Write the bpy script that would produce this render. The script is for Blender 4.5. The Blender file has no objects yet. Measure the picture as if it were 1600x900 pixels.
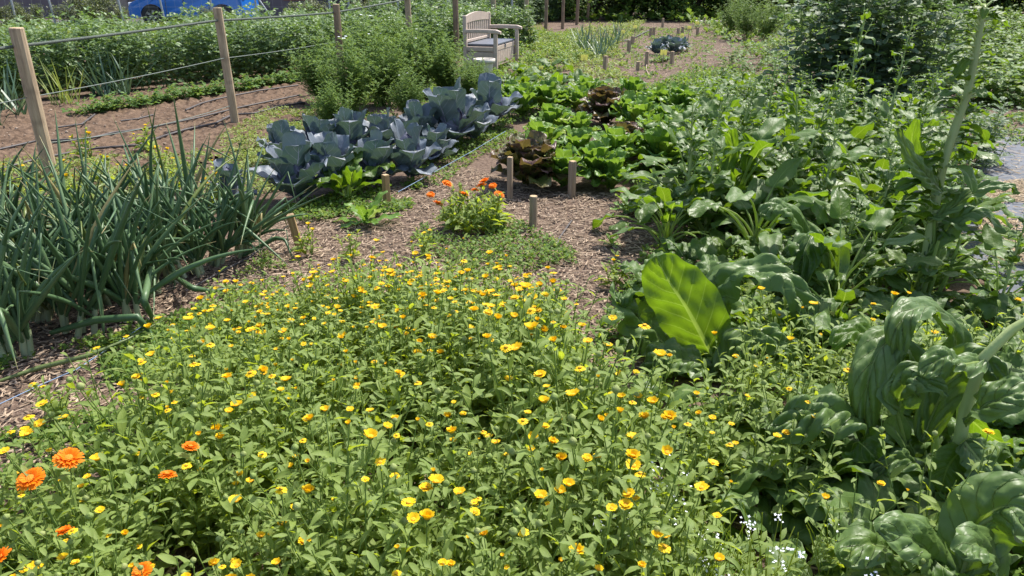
import bpy, math, random
from mathutils import Vector, noise
R = math.radians
PI = math.pi
sc = bpy.context.scene
col = sc.collection

# ------------------------------------------------------------------ camera, sky, sun, exposure
CH, PITCH, FPX = 1.55, 23.0, 1155.0
cam = bpy.data.cameras.new('camera')
cam.lens = 26.0; cam.sensor_width = 36.0; cam.clip_start = 0.02; cam.clip_end = 500
camo = bpy.data.objects.new('camera', cam); col.objects.link(camo)
camo.location = (0, 0, CH); camo.rotation_euler = (R(90 - PITCH), 0, 0)
sc.camera = camo

SUN_EL, SUN_AZ = 58.0, 42.0            # azimuth measured clockwise from +Y (camera forward)
world = bpy.data.worlds.new('World'); sc.world = world; world.use_nodes = True
wn = world.node_tree
bg = wn.nodes['Background']
sky = wn.nodes.new('ShaderNodeTexSky'); sky.sky_type = 'NISHITA'; sky.sun_disc = False
sky.sun_elevation = R(SUN_EL); sky.sun_rotation = R(SUN_AZ); sky.dust_density = 2.0; sky.air_density = 1.0
wn.links.new(sky.outputs[0], bg.inputs[0]); bg.inputs[1].default_value = 0.15
sun = bpy.data.lights.new('sun', 'SUN'); sun.energy = 4.6; sun.angle = R(0.9); sun.color = (1.0, 0.95, 0.87)
suno = bpy.data.objects.new('sun', sun); col.objects.link(suno)
d = Vector((math.sin(R(SUN_AZ)) * math.cos(R(SUN_EL)), math.cos(R(SUN_AZ)) * math.cos(R(SUN_EL)), math.sin(R(SUN_EL))))
suno.rotation_euler = (-d).to_track_quat('-Z', 'Y').to_euler()
suno.location = (10, 10, 20)
sc.view_settings.view_transform = 'Standard'; sc.view_settings.look = 'None'
sc.view_settings.gamma = 1.0; sc.view_settings.use_curve_mapping = False
sc.view_settings.exposure = 0.78
sc.render.engine = 'CYCLES'
sc.cycles.max_bounces = 6; sc.cycles.transparent_max_bounces = 4
sc.cycles.diffuse_bounces = 3; sc.cycles.glossy_bounces = 2; sc.cycles.transmission_bounces = 4

# ------------------------------------------------------------------ helpers
CP, SP = math.cos(R(PITCH)), math.sin(R(PITCH))
def ray(px, py):
    u = (px - 800) / FPX; v = (450 - py) / FPX
    return Vector((u, CP + v * SP, -SP + v * CP))
def W(px, py, z=0.0):
    r = ray(px, py); k = (z - CH) / r.z
    return Vector((r.x * k, r.y * k, z))
def WD(px, py, y):
    "point on the ray at world distance y"
    r = ray(px, py); k = y / r.y
    return Vector((r.x * k, y, CH + r.z * k))
def project(p):
    x, y, z = p[0], p[1], p[2] - CH
    dep = y * CP - z * SP; up = y * SP + z * CP
    return 800 + FPX * x / dep, 450 - FPX * up / dep

class MB:
    def __init__(s): s.v = []; s.f = []; s.uv = []; s.m = []
    def grid(s, rows, mat=0, uvs=None, close=False):
        b = len(s.v); nv = len(rows); nu = len(rows[0])
        for r in rows: s.v.extend(r)
        for j in range(nv - 1):
            for i in range(nu - (0 if close else 1)):
                i2 = (i + 1) % nu
                s.f.append((b + j*nu + i, b + j*nu + i2, b + (j+1)*nu + i2, b + (j+1)*nu + i))
                ua = i / (nu if close else nu - 1); ub = (i + 1) / (nu if close else nu - 1)
                va = j / (nv - 1); vb = (j + 1) / (nv - 1)
                s.uv.append(((ua, va), (ub, va), (ub, vb), (ua, vb))); s.m.append(mat)
    def face(s, pts, mat=0, uv=None):
        b = len(s.v); s.v.extend(pts); s.f.append(tuple(range(b, b + len(pts))))
        s.uv.append(uv or tuple(((0.5, 0.5),) * len(pts))); s.m.append(mat)
    def tube(s, pts, rad, sides=6, mat=0, cap=True):
        pts = [Vector(p) for p in pts]; n = len(pts); rows = []
        if not hasattr(rad, '__len__'): rad = [rad] * n
        ref = None
        for k in range(n):
            t = (pts[min(k+1, n-1)] - pts[max(k-1, 0)])
            if t.length < 1e-9: t = Vector((0, 0, 1))
            t.normalize()
            if ref is None:
                ref = Vector((1, 0, 0)) if abs(t.x) < .8 else Vector((0, 1, 0))
            a = (ref - t * ref.dot(t))
            if a.length < 1e-6: a = t.orthogonal()
            a.normalize(); ref = a; b = t.cross(a)
            rows.append([pts[k] + (a * math.cos(2*PI*i/sides) + b * math.sin(2*PI*i/sides)) * rad[k] for i in range(sides)])
        s.grid(rows, mat, close=True)
        if cap:
            b0 = len(s.v)
            for r, rev in ((rows[0], True), (rows[-1], False)):
                q = list(r); 
                if rev: q.reverse()
                s.face(q, mat)
    def box(s, c, size, mat=0, rot=None, bev=0.0):
        cx, cy, cz = c; hx, hy, hz = size[0]/2, size[1]/2, size[2]/2
        P = []
        if bev <= 0:
            for z in (-hz, hz):
                for x, y in ((-hx,-hy),(hx,-hy),(hx,hy),(-hx,hy)): P.append(Vector((x, y, z)))
            F = [(3,2,1,0),(4,5,6,7),(0,1,5,4),(1,2,6,5),(2,3,7,6),(3,0,4,7)]
        else:
            e = bev; idx = {}; F = []
            def vid(x, y, z):
                P.append(Vector((x, y, z))); return len(P) - 1
            for sx in (-1,1):
                for sy in (-1,1):
                    for sz in (-1,1):
                        idx[sx,sy,sz,0] = vid(sx*hx, sy*(hy-e), sz*(hz-e))
                        idx[sx,sy,sz,1] = vid(sx*(hx-e), sy*hy, sz*(hz-e))
                        idx[sx,sy,sz,2] = vid(sx*(hx-e), sy*(hy-e), sz*hz)
            def q(a): F.append(tuple(a))
            for sg in (-1,1):
                o = ((-1,-1),(1,-1),(1,1),(-1,1))
                for ax in range(3):
                    L = []
                    for a, b in o:
                        k = [0,0,0]; k[ax] = sg; k[(ax+1)%3] = a; k[(ax+2)%3] = b
                        L.append(idx[k[0],k[1],k[2],ax])
                    q(L if sg > 0 else L[::-1])
            for ax in range(3):
                b1, b2 = (ax+1)%3, (ax+2)%3
                for s1 in (-1,1):
                    for s2 in (-1,1):
                        def key(t):
                            k = [0,0,0]; k[ax] = t; k[b1] = s1; k[b2] = s2; return k
                        k0, k1 = key(-1), key(1)
                        L = [idx[k0[0],k0[1],k0[2],b1], idx[k1[0],k1[1],k1[2],b1], idx[k1[0],k1[1],k1[2],b2], idx[k0[0],k0[1],k0[2],b2]]
                        q(L if s1*s2 < 0 else L[::-1])
            for k in [(a,b,c_) for a in (-1,1) for b in (-1,1) for c_ in (-1,1)]:
                L = [idx[k[0],k[1],k[2],i] for i in range(3)]
                q(L if k[0]*k[1]*k[2] > 0 else L[::-1])
        b0 = len(s.v)
        for p in P:
            if rot is not None: p = rot @ p
            s.v.append(p + Vector(c))
        for f in F:
            s.f.append(tuple(b0 + i for i in f)); s.m.append(mat); s.uv.append(tuple(((0.5,0.5),) * len(f)))
    def mesh(s, name, mats, smooth=True):
        me = bpy.data.meshes.new(name)
        me.from_pydata([tuple(v) for v in s.v], [], s.f)
        for m in mats: me.materials.append(m)
        me.polygons.foreach_set('material_index', s.m)
        if smooth: me.polygons.foreach_set('use_smooth', [True] * len(s.f))
        uvl = me.uv_layers.new(name='UVMap')
        flat = []
        for q in s.uv:
            for a in q: flat.extend(a)
        uvl.data.foreach_set('uv', flat)
        me.update()
        return me

def obj(name, me, parent=None, loc=None, rz=0, sc_=1):
    o = bpy.data.objects.new(name, me); col.objects.link(o)
    if parent is not None: o.parent = parent
    if loc is not None: o.location = loc
    if rz: o.rotation_euler = (0, 0, rz)
    if sc_ != 1: o.scale = (sc_,) * 3
    return o
def empty(name, loc, rz=0, s=1, tilt=(0, 0)):
    o = bpy.data.objects.new(name, None); col.objects.link(o)
    o.location = loc; o.rotation_euler = (tilt[0], tilt[1], rz); o.scale = (s,) * 3; o.empty_display_size = .05
    return o
def tag(o, label, cat, group=None):
    o['label'] = label; o['category'] = cat
    if group: o['group'] = group
    return o
def kind(o, k, label=None):
    o['kind'] = k
    if label: o['label'] = label
    return o

def in_poly(p, poly):
    x, y = p; c = False; n = len(poly); j = n - 1
    for i in range(n):
        xi, yi = poly[i]; xj, yj = poly[j]
        if (yi > y) != (yj > y) and x < (xj - xi) * (y - yi) / (yj - yi) + xi: c = not c
        j = i
    return c
def wpoly(pp, z=0): return [W(a, b, z).to_2d()[:] for a, b in pp]
def scatter(rng, poly, spacing, tries=6000, nmax=10000):
    xs = [p[0] for p in poly]; ys = [p[1] for p in poly]; pts = []
    g = {}; cs = spacing
    for _ in range(tries):
        p = (rng.uniform(min(xs), max(xs)), rng.uniform(min(ys), max(ys)))
        if not in_poly(p, poly): continue
        c = (int(p[0] // cs), int(p[1] // cs)); ok = True
        for i in (-1, 0, 1):
            for j in (-1, 0, 1):
                for q in g.get((c[0]+i, c[1]+j), ()):
                    if (q[0]-p[0])**2 + (q[1]-p[1])**2 < spacing**2: ok = False
        if ok:
            g.setdefault(c, []).append(p); pts.append(p)
            if len(pts) >= nmax: break
    return pts

# ------------------------------------------------------------------ materials
def newmat(name):
    m = bpy.data.materials.new(name); m.use_nodes = True
    nt = m.node_tree
    for n in list(nt.nodes): nt.nodes.remove(n)
    out = nt.nodes.new('ShaderNodeOutputMaterial')
    return m, nt, out
def N(nt, t, **kw):
    n = nt.nodes.new(t)
    for k, v in kw.items():
        if k.startswith('i'): n.inputs[int(k[1:])].default_value = v
        else: setattr(n, k, v)
    return n
def mathn(nt, op, a, b=None, clamp=False):
    n = nt.nodes.new('ShaderNodeMath'); n.operation = op; n.use_clamp = clamp
    for i, x in enumerate((a, b)):
        if x is None: continue
        if isinstance(x, (int, float)): n.inputs[i].default_value = x
        else: nt.links.new(x, n.inputs[i])
    return n.outputs[0]
def mixc(nt, fac, a, b, mode='MIX'):
    n = nt.nodes.new('ShaderNodeMix'); n.data_type = 'RGBA'; n.blend_type = mode
    for s, x in ((0, fac), (6, a), (7, b)):
        if isinstance(x, (int, float)): n.inputs[s].default_value = x
        elif isinstance(x, tuple): n.inputs[s].default_value = (*x, 1) if len(x) == 3 else x
        else: nt.links.new(x, n.inputs[s])
    return n.outputs[2]

def leafmat(name, ca, cb, trans, rough=.45, tfac=.35, vein=None, nvein=6, vk=1.2, vw=.10, bump=.3,
            tip=None, tipk=2.0, spec=.5, under=None, mott=40, dry=None, midw=.05, yellow=.10, cell=0, cellk=1.0):
    m, nt, out = newmat(name); L = nt.links
    geo = N(nt, 'ShaderNodeNewGeometry'); oi = N(nt, 'ShaderNodeObjectInfo'); tc = N(nt, 'ShaderNodeTexCoord')
    rnd = mathn(nt, 'FRACT', mathn(nt, 'ADD', geo.outputs['Random Per Island'], oi.outputs['Random']))
    no = N(nt, 'ShaderNodeTexNoise'); no.inputs['Scale'].default_value = mott; no.inputs['Detail'].default_value = 2
    L.new(tc.outputs['Object'], no.inputs['Vector'])
    f = mathn(nt, 'ADD', mathn(nt, 'MULTIPLY', rnd, .75), mathn(nt, 'MULTIPLY', mathn(nt, 'SUBTRACT', no.outputs[0], .4), .8), True)
    c = mixc(nt, f, ca, cb)
    # an occasional leaf is yellower
    if yellow:
        r2 = mathn(nt, 'FRACT', mathn(nt, 'MULTIPLY', rnd, 7.31))
        yel = mathn(nt, 'GREATER_THAN', r2, 1 - yellow)
        yc = (min(1, ca[1] * 1.6), ca[1] * 1.9, ca[2] * .7)
        c = mixc(nt, mathn(nt, 'MULTIPLY', yel, .6), c, yc)
    sep = N(nt, 'ShaderNodeSeparateXYZ'); L.new(tc.outputs['UV'], sep.inputs[0])
    au = mathn(nt, 'MULTIPLY', mathn(nt, 'ABSOLUTE', mathn(nt, 'SUBTRACT', sep.outputs[0], .5)), 2)
    v = sep.outputs[1]
    if tip:
        g = mathn(nt, 'MULTIPLY', mathn(nt, 'POWER', mathn(nt, 'MAXIMUM', v, au), tipk), 1.0, True)
        g = mathn(nt, 'ADD', g, mathn(nt, 'MULTIPLY', mathn(nt, 'SUBTRACT', rnd, .6), .5), True)
        c = mixc(nt, g, c, tip)
    bsock = None
    if vein is not None:
        ph = mathn(nt, 'FRACT', mathn(nt, 'SUBTRACT', mathn(nt, 'MULTIPLY', v, nvein), mathn(nt, 'MULTIPLY', au, vk)))
        dd = mathn(nt, 'ABSOLUTE', mathn(nt, 'SUBTRACT', ph, .5))   # .5 at the vein
        lv = mathn(nt, 'MULTIPLY', mathn(nt, 'SUBTRACT', dd, .5 - vw), 1.0 / vw, True)
        lv = mathn(nt, 'MULTIPLY', lv, mathn(nt, 'SUBTRACT', 1.25, au), True)
        mr = mathn(nt, 'SUBTRACT', 1.0, mathn(nt, 'DIVIDE', au, mathn(nt, 'MULTIPLY', mathn(nt, 'SUBTRACT', 1.15, v), midw)), True)
        mr = mathn(nt, 'MULTIPLY', mr, 2.5, True)
        vv = mathn(nt, 'MAXIMUM', mathn(nt, 'MULTIPLY', lv, .7), mr)
        c = mixc(nt, vv, c, vein)
        bsock = vv
    if dry:
        n2 = N(nt, 'ShaderNodeTexNoise'); n2.inputs['Scale'].default_value = 9
        L.new(tc.outputs['Object'], n2.inputs['Vector'])
        dm = mathn(nt, 'MULTIPLY', mathn(nt, 'SUBTRACT', mathn(nt, 'ADD', mathn(nt, 'MULTIPLY', n2.outputs[0], .25), v), 1.06), 14, True)
        c = mixc(nt, dm, c, dry)
    if under:
        c = mixc(nt, mathn(nt, 'MULTIPLY', geo.outputs['Backfacing'], .75), c, under)
    bs = N(nt, 'ShaderNodeBsdfPrincipled'); L.new(c, bs.inputs['Base Color'])
    bs.inputs['Roughness'].default_value = rough; bs.inputs['Specular IOR Level'].default_value = spec
    tr = N(nt, 'ShaderNodeBsdfTranslucent')
    tfm = mathn(nt, 'MULTIPLY', mathn(nt, 'SUBTRACT', no.outputs[0], .38), 3, True)
    tcx = mixc(nt, .55, trans, c) if tip else (mixc(nt, 1.0, trans, mixc(nt, 2/3, (1,1,1), mixc(nt, f, (.75,.85,.75), (1,1,1)), 'MIX'), 'MULTIPLY'))
    tcx = mixc(nt, mathn(nt, 'MULTIPLY', tfm, .35), tcx, tuple(x * .5 for x in trans))
    if vein is not None: tcx = mixc(nt, mathn(nt, 'MULTIPLY', vv, .75), tcx, (min(1, trans[0]*1.9), min(1, trans[1]*1.55), trans[2]*4 + .03))
    L.new(tcx, tr.inputs[0])
    bp = N(nt, 'ShaderNodeBump'); bp.inputs['Strength'].default_value = bump; bp.inputs['Distance'].default_value = .004
    n3 = N(nt, 'ShaderNodeTexNoise'); n3.inputs['Scale'].default_value = mott * 3.5; n3.inputs['Detail'].default_value = 1
    L.new(tc.outputs['Object'], n3.inputs['Vector'])
    h = n3.outputs[0]
    if bsock is not None: h = mathn(nt, 'SUBTRACT', h, mathn(nt, 'MULTIPLY', bsock, 1.3))
    if cell:
        vo = N(nt, 'ShaderNodeTexVoronoi'); vo.inputs['Scale'].default_value = cell; vo.feature = 'SMOOTH_F1'
        L.new(tc.outputs['Object'], vo.inputs['Vector'])
        h = mathn(nt, 'SUBTRACT', h, mathn(nt, 'MULTIPLY', vo.outputs['Distance'], cellk))
    L.new(h, bp.inputs['Height']); L.new(bp.outputs[0], bs.inputs['Normal'])
    mx = N(nt, 'ShaderNodeMixShader'); mx.inputs[0].default_value = tfac
    L.new(bs.outputs[0], mx.inputs[1]); L.new(tr.outputs[0], mx.inputs[2]); L.new(mx.outputs[0], out.inputs[0])
    return m

def simple(name, c, rough=.6, c2=None, scale=20, bump=0, metal=0, detail=3, stretch=None, isl=False, spec=.5, bdist=.01):
    m, nt, out = newmat(name); L = nt.links
    tc = N(nt, 'ShaderNodeTexCoord'); src = tc.outputs['Object']
    if stretch:
        mp = N(nt, 'ShaderNodeMapping'); mp.inputs['Scale'].default_value = stretch; L.new(src, mp.inputs[0]); src = mp.outputs[0]
    no = N(nt, 'ShaderNodeTexNoise'); no.inputs['Scale'].default_value = scale; no.inputs['Detail'].default_value = detail
    L.new(src, no.inputs['Vector'])
    bs = N(nt, 'ShaderNodeBsdfPrincipled')
    c2 = c2 or tuple(x * .8 for x in c)
    f = mathn(nt, 'MULTIPLY', mathn(nt, 'SUBTRACT', no.outputs[0], .3), 2.5, True)
    if isl:
        geo = N(nt, 'ShaderNodeNewGeometry')
        f = mathn(nt, 'ADD', mathn(nt, 'MULTIPLY', f, .3), mathn(nt, 'MULTIPLY', geo.outputs['Random Per Island'], .8), True)
    L.new(mixc(nt, f, c, c2), bs.inputs['Base Color'])
    bs.inputs['Roughness'].default_value = rough; bs.inputs['Metallic'].default_value = metal
    bs.inputs['Specular IOR Level'].default_value = spec
    if bump:
        bp = N(nt, 'ShaderNodeBump'); bp.inputs['Strength'].default_value = bump; bp.inputs['Distance'].default_value = bdist
        L.new(no.outputs[0], bp.inputs['Height']); L.new(bp.outputs[0], bs.inputs['Normal'])
    L.new(bs.outputs[0], out.inputs[0])
    return m

M = {}
M['cal'] = leafmat('calendula_leaf', (.16,.23,.020), (.31,.385,.045), (.58,.68,.035), rough=.6, tfac=.40, under=(.17,.24,.08), vein=(.20,.28,.10), nvein=5, vw=.06, bump=.15, midw=.05, spec=.3, yellow=.12)
M['calstem'] = leafmat('calendula_stem', (.16,.24,.05), (.22,.31,.08), (.4,.5,.1), rough=.55, tfac=.2, yellow=0, spec=.3)
M['bud'] = leafmat('calendula_bud', (.22,.31,.07), (.34,.38,.14), (.4,.5,.1), rough=.7, tfac=.25, mott=160, bump=.5, yellow=0)
M['yel'] = leafmat('yellow_petal', (.86,.56,.012), (.88,.64,.02), (.95,.6,.01), rough=.6, tfac=.3, mott=60, bump=.1, yellow=0, spec=.2)
M['yeld'] = simple('yellow_disc', (.80,.42,.01), .8, (.6,.28,.01), 300, .6)
M['org'] = leafmat('orange_petal', (.88,.20,.006), (.90,.27,.01), (.95,.28,.01), rough=.6, tfac=.3, mott=60, bump=.1, yellow=0, spec=.2)
M['orgd'] = simple('orange_disc', (.62,.16,.01), .8, (.75,.28,.01), 300, .6)
M['chard'] = leafmat('chard_leaf', (.034,.085,.012), (.075,.145,.022), (.25,.40,.012), rough=.5, tfac=.30, vein=(.26,.36,.12), nvein=8, vk=1.9, vw=.05, bump=.38, under=(.11,.18,.05), spec=.32, mott=22, midw=.07, yellow=.07, cell=30, cellk=1.5)
M['chardbig'] = leafmat('large_chard_leaf', (.030,.075,.012), (.085,.15,.026), (.22,.36,.012), rough=.44, tfac=.26, vein=(.30,.40,.15), nvein=8, vk=1.9, vw=.045, bump=1.0, under=(.12,.19,.055), spec=.38, mott=9, midw=.06, yellow=0, cell=20, cellk=2.4)
M['chardlit'] = leafmat('backlit_chard_leaf', (.06,.12,.014), (.09,.16,.02), (.215,.36,.012), rough=.42, tfac=.42, vein=(.26,.36,.09), nvein=8, vk=1.9, vw=.06, bump=.7, under=(.09,.16,.03), spec=.35, mott=16, midw=.10, cell=28, cellk=1.5)  # lighter copy of the chard leaf; backlit look put into colour and translucency
M['rib'] = leafmat('chard_rib', (.28,.38,.11), (.36,.44,.16), (.55,.68,.14), rough=.45, tfac=.45, mott=30, yellow=0, spec=.35)
M['stalk'] = leafmat('bolting_stalk', (.38,.46,.17), (.52,.58,.27), (.5,.65,.2), rough=.5, tfac=.3, mott=18, yellow=0, spec=.35)
M['onion'] = leafmat('onion_leaf', (.052,.108,.045), (.12,.195,.085), (.10,.22,.05), rough=.42, tfac=.14, mott=14, bump=.3, yellow=.06, spec=.4, dry=(.36,.29,.13))
M['oniond'] = leafmat('dry_onion_leaf', (.40,.33,.15), (.30,.27,.10), (.4,.35,.12), rough=.6, tfac=.3, mott=18, bump=.3, yellow=0)
M['onionb'] = leafmat('onion_stem', (.30,.36,.20), (.46,.48,.30), (.5,.55,.3), rough=.4, tfac=.2, yellow=0)
M['cab'] = leafmat('red_cabbage_leaf', (.070,.125,.118), (.125,.165,.18), (.14,.22,.12), rough=.5, tfac=.14, vein=(.34,.32,.40), nvein=6, vk=1.5, vw=.05, bump=.4, under=(.15,.17,.22), spec=.4, mott=9, midw=.06, yellow=0, cell=60, cellk=.6)
M['cabh'] = leafmat('red_cabbage_head', (.10,.105,.155), (.145,.16,.205), (.12,.08,.15), rough=.45, tfac=.08, vein=(.30,.26,.36), nvein=6, vk=1.5, vw=.05, bump=.3, under=(.20,.20,.27), spec=.4, mott=9, yellow=0)
M['let'] = leafmat('green_lettuce_leaf', (.075,.165,.022), (.14,.25,.035), (.30,.48,.04), rough=.45, tfac=.32, vein=(.26,.38,.13), nvein=6, vk=1.5, vw=.06, bump=.6, mott=16, midw=.07, spec=.35, cell=50, cellk=1.5)
M['red'] = leafmat('red_lettuce_leaf', (.10,.15,.03), (.13,.15,.035), (.28,.22,.03), rough=.42, tfac=.25, tip=(.095,.040,.036), tipk=3.0, vein=(.15,.18,.06), nvein=6, vw=.05, bump=.7, mott=22, spec=.4, yellow=0, cell=50, cellk=1.5)
M['bean'] = leafmat('broad_bean_leaf', (.10,.175,.055), (.17,.26,.09), (.28,.42,.08), rough=.5, tfac=.28, under=(.15,.22,.10), mott=14, bump=.2, spec=.38)
M['beand'] = leafmat('dark_bean_leaf', (.075,.135,.062), (.13,.20,.10), (.22,.35,.09), rough=.55, tfac=.26, under=(.15,.20,.12), mott=14, bump=.2, spec=.26, yellow=.04)
M['pot'] = leafmat('potato_leaf', (.065,.135,.028), (.12,.21,.045), (.28,.42,.05), rough=.55, tfac=.3, mott=20, spec=.3)
M['feather'] = leafmat('feathery_leaf', (.085,.16,.035), (.15,.24,.06), (.30,.42,.07), rough=.6, tfac=.3, mott=10, yellow=.06, spec=.25)
M['weed'] = leafmat('weed_leaf', (.075,.145,.025), (.15,.235,.045), (.32,.46,.05), rough=.6, tfac=.32, mott=12, spec=.3)
M['weedy'] = leafmat('yellow_green_weed', (.17,.24,.05), (.25,.29,.09), (.38,.45,.08), rough=.6, tfac=.3, mott=10, spec=.3)
M['shrub'] = leafmat('shrub_leaf', (.065,.125,.028), (.13,.21,.05), (.22,.34,.05), rough=.55, tfac=.25, mott=6, spec=.3)
M['shrubb'] = leafmat('olive_shrub_leaf', (.07,.095,.030), (.12,.14,.05), (.22,.26,.06), rough=.5, tfac=.25, mott=6)
M['leek'] = leafmat('leek_leaf', (.05,.11,.065), (.09,.15,.09), (.14,.24,.1), rough=.45, tfac=.15)
M['white'] = simple('white_petal', (.78,.80,.84), .7, (.65,.70,.78), 100)
M['bark'] = simple('bark', (.10,.075,.05), .9, (.05,.04,.03), 30, .5)

# wood with grain along z
def woodmat(name, a, b, sc_=26):
    m, nt, out = newmat(name); L = nt.links
    tc = N(nt, 'ShaderNodeTexCoord'); oi = N(nt, 'ShaderNodeObjectInfo')
    mp = N(nt, 'ShaderNodeMapping'); mp.inputs['Scale'].default_value = (sc_, sc_, sc_*.07)
    cb_ = N(nt, 'ShaderNodeCombineXYZ')
    for i in range(3): L.new(mathn(nt, 'MULTIPLY', oi.outputs['Random'], 7.0), cb_.inputs[i])
    L.new(cb_.outputs[0], mp.inputs['Location'])
    L.new(tc.outputs['Object'], mp.inputs[0])
    no = N(nt, 'ShaderNodeTexNoise'); no.inputs['Scale'].default_value = 2.2; no.inputs['Detail'].default_value = 5; no.inputs['Roughness'].default_value = .65
    L.new(mp.outputs[0], no.inputs['Vector'])
    n2 = N(nt, 'ShaderNodeTexNoise'); n2.inputs['Scale'].default_value = 5; L.new(tc.outputs['Object'], n2.inputs['Vector'])
    f = mathn(nt, 'MULTIPLY', mathn(nt, 'SUBTRACT', no.outputs[0], .33), 3, True)
    c = mixc(nt, f, a, b)
    c = mixc(nt, mathn(nt, 'MULTIPLY', mathn(nt, 'SUBTRACT', n2.outputs[0], .55), 5, True), c, tuple(x*.5 for x in a))
    bs = N(nt, 'ShaderNodeBsdfPrincipled'); L.new(c, bs.inputs['Base Color']); bs.inputs['Roughness'].default_value = .75
    bp = N(nt, 'ShaderNodeBump'); bp.inputs['Strength'].default_value = .7; bp.inputs['Distance'].default_value = .004
    L.new(no.outputs[0], bp.inputs['Height']); L.new(bp.outputs[0], bs.inputs['Normal']); L.new(bs.outputs[0], out.inputs[0])
    return m
M['post'] = woodmat('pale_post_wood', (.26,.18,.11), (.46,.35,.23))
M['postd'] = woodmat('shaded_post_wood', (.15,.10,.065), (.28,.19,.12))  # darker copy of the post wood; backlit shade put into the colour
M['stake'] = woodmat('stake_wood', (.24,.145,.06), (.42,.28,.13))
M['stakeg'] = woodmat('grey_stake_wood', (.22,.16,.11), (.38,.29,.20))
M['cutend'] = simple('cut_wood_end', (.50,.36,.20), .8, (.36,.25,.14), 60, .3)
M['rope'] = simple('rope', (.07,.085,.07), .85, (.15,.17,.15), 160, .8, spec=.2)
M['wire'] = simple('pale_wire', (.19,.22,.20), .7, (.13,.16,.14), 200)
M['hose'] = simple('drip_hose', (.035,.033,.036), .6, (.085,.07,.065), 30)
M['twine'] = simple('blue_twine', (.16,.26,.42), .7, (.25,.35,.5), 200)
M['tagm'] = leafmat('yellow_tag', (.75,.72,.25), (.80,.77,.36), (.9,.85,.35), rough=.5, tfac=.55, yellow=0, bump=0)
M['bench'] = simple('beige_plastic', (.52,.42,.34), .55, (.42,.33,.27), 14, .15)
M['lid'] = simple('slate_lid', (.085,.095,.12), .5, (.11,.12,.15), 14, .15)
M['pot_'] = simple('cream_plastic', (.62,.56,.48), .5, (.5,.45,.38), 12, .1)

# ------------------------------------------------------------------ leaves
def prof(v, a, b):
    if v <= 0 or v >= 1: return 0.0
    vm = a / (a + b); mx = vm**a * (1 - vm)**b
    return (v**a) * ((1 - v)**b) / mx

def blade(mb, path, L_W, a=.6, b=.7, nu=3, nv=5, fold=.25, ripple=0, rf=2.5, blister=0, nvein=8, vk=1.9,
          hint=None, mat=0, rng=random, cup=0, minw=0.0, lobes=0, roll=0.0):
    "path: list of Vector control points; L_W half width"
    P = []; n = len(path)
    for j in range(nv + 1):
        t = j / nv * (n - 1); i = min(int(t), n - 2); f = t - i
        p0 = path[max(i-1, 0)]; p1 = path[i]; p2 = path[i+1]; p3 = path[min(i+2, n-1)]
        P.append(0.5 * ((2*p1) + (p2 - p0)*f + (2*p0 - 5*p1 + 4*p2 - p3)*f*f + (3*p1 - p0 - 3*p2 + p3)*f**3))
    ph1, ph2 = rng.uniform(0, 6.3), rng.uniform(0, 6.3); sd = rng.uniform(0, 50)
    rows = []; s_prev = None
    for j in range(nv + 1):
        v = j / nv
        t = (P[min(j+1, nv)] - P[max(j-1, 0)]).normalized()
        h = hint if hint is not None else Vector((0, 0, 1))
        s = h.cross(t)
        if s.length < .25:
            s = s_prev if s_prev is not None else t.orthogonal()
            s = s - t * s.dot(t)
        s.normalize()
        if s_prev is not None and s.dot(s_prev) < 0: s = -s
        s_prev = s
        nrm = t.cross(s)
        if roll:
            s = s * math.cos(roll) + nrm * math.sin(roll); nrm = t.cross(s)
        w = max(prof(v, a, b), minw * (1 - v)) * L_W
        if lobes: w *= 1 - .35 * abs(math.sin(v * PI * lobes)) 
        row = []
        for i in range(nu + 1):
            u = i / nu * 2 - 1; au = abs(u)
            z = au * w * math.sin(fold) + cup * (au * au) * w
            if ripple: z += ripple * L_W * au**1.6 * math.sin(rf * 2*PI * v + (ph1 if u > 0 else ph2))
            if blister:
                ph = v * nvein - au * vk
                q = abs(math.sin(PI * ph)) ** .6
                z += blister * L_W * q * min(1, (1 - au) * 3) * min(1, au * 5) * (.7 + .3 * math.sin(v*9 + sd))
                z += blister * L_W * .7 * noise.noise(Vector((u * 2.6 + sd, v * 6, sd)))
                z += blister * L_W * .3 * noise.noise(Vector((u * 6 + sd, v * 14, sd + 9))) * min(1, au * 5)
            row.append(P[j] + s * (u * w * math.cos(fold)) + nrm * z)
        rows.append(row)
    mb.grid(rows, mat)

def arc(p, az, el, L, bend, n=4, power=1.0, side=0.0):
    pts = [Vector(p)]; q = Vector(p)
    for k in range(n):
        e = el - bend * ((k + .5) / n) ** power
        a = az + side * (k + .5) / n
        q = q + Vector((math.cos(a) * math.cos(e), math.sin(a) * math.cos(e), math.sin(e))) * (L / n)
        pts.append(q.copy())
    return pts

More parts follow.
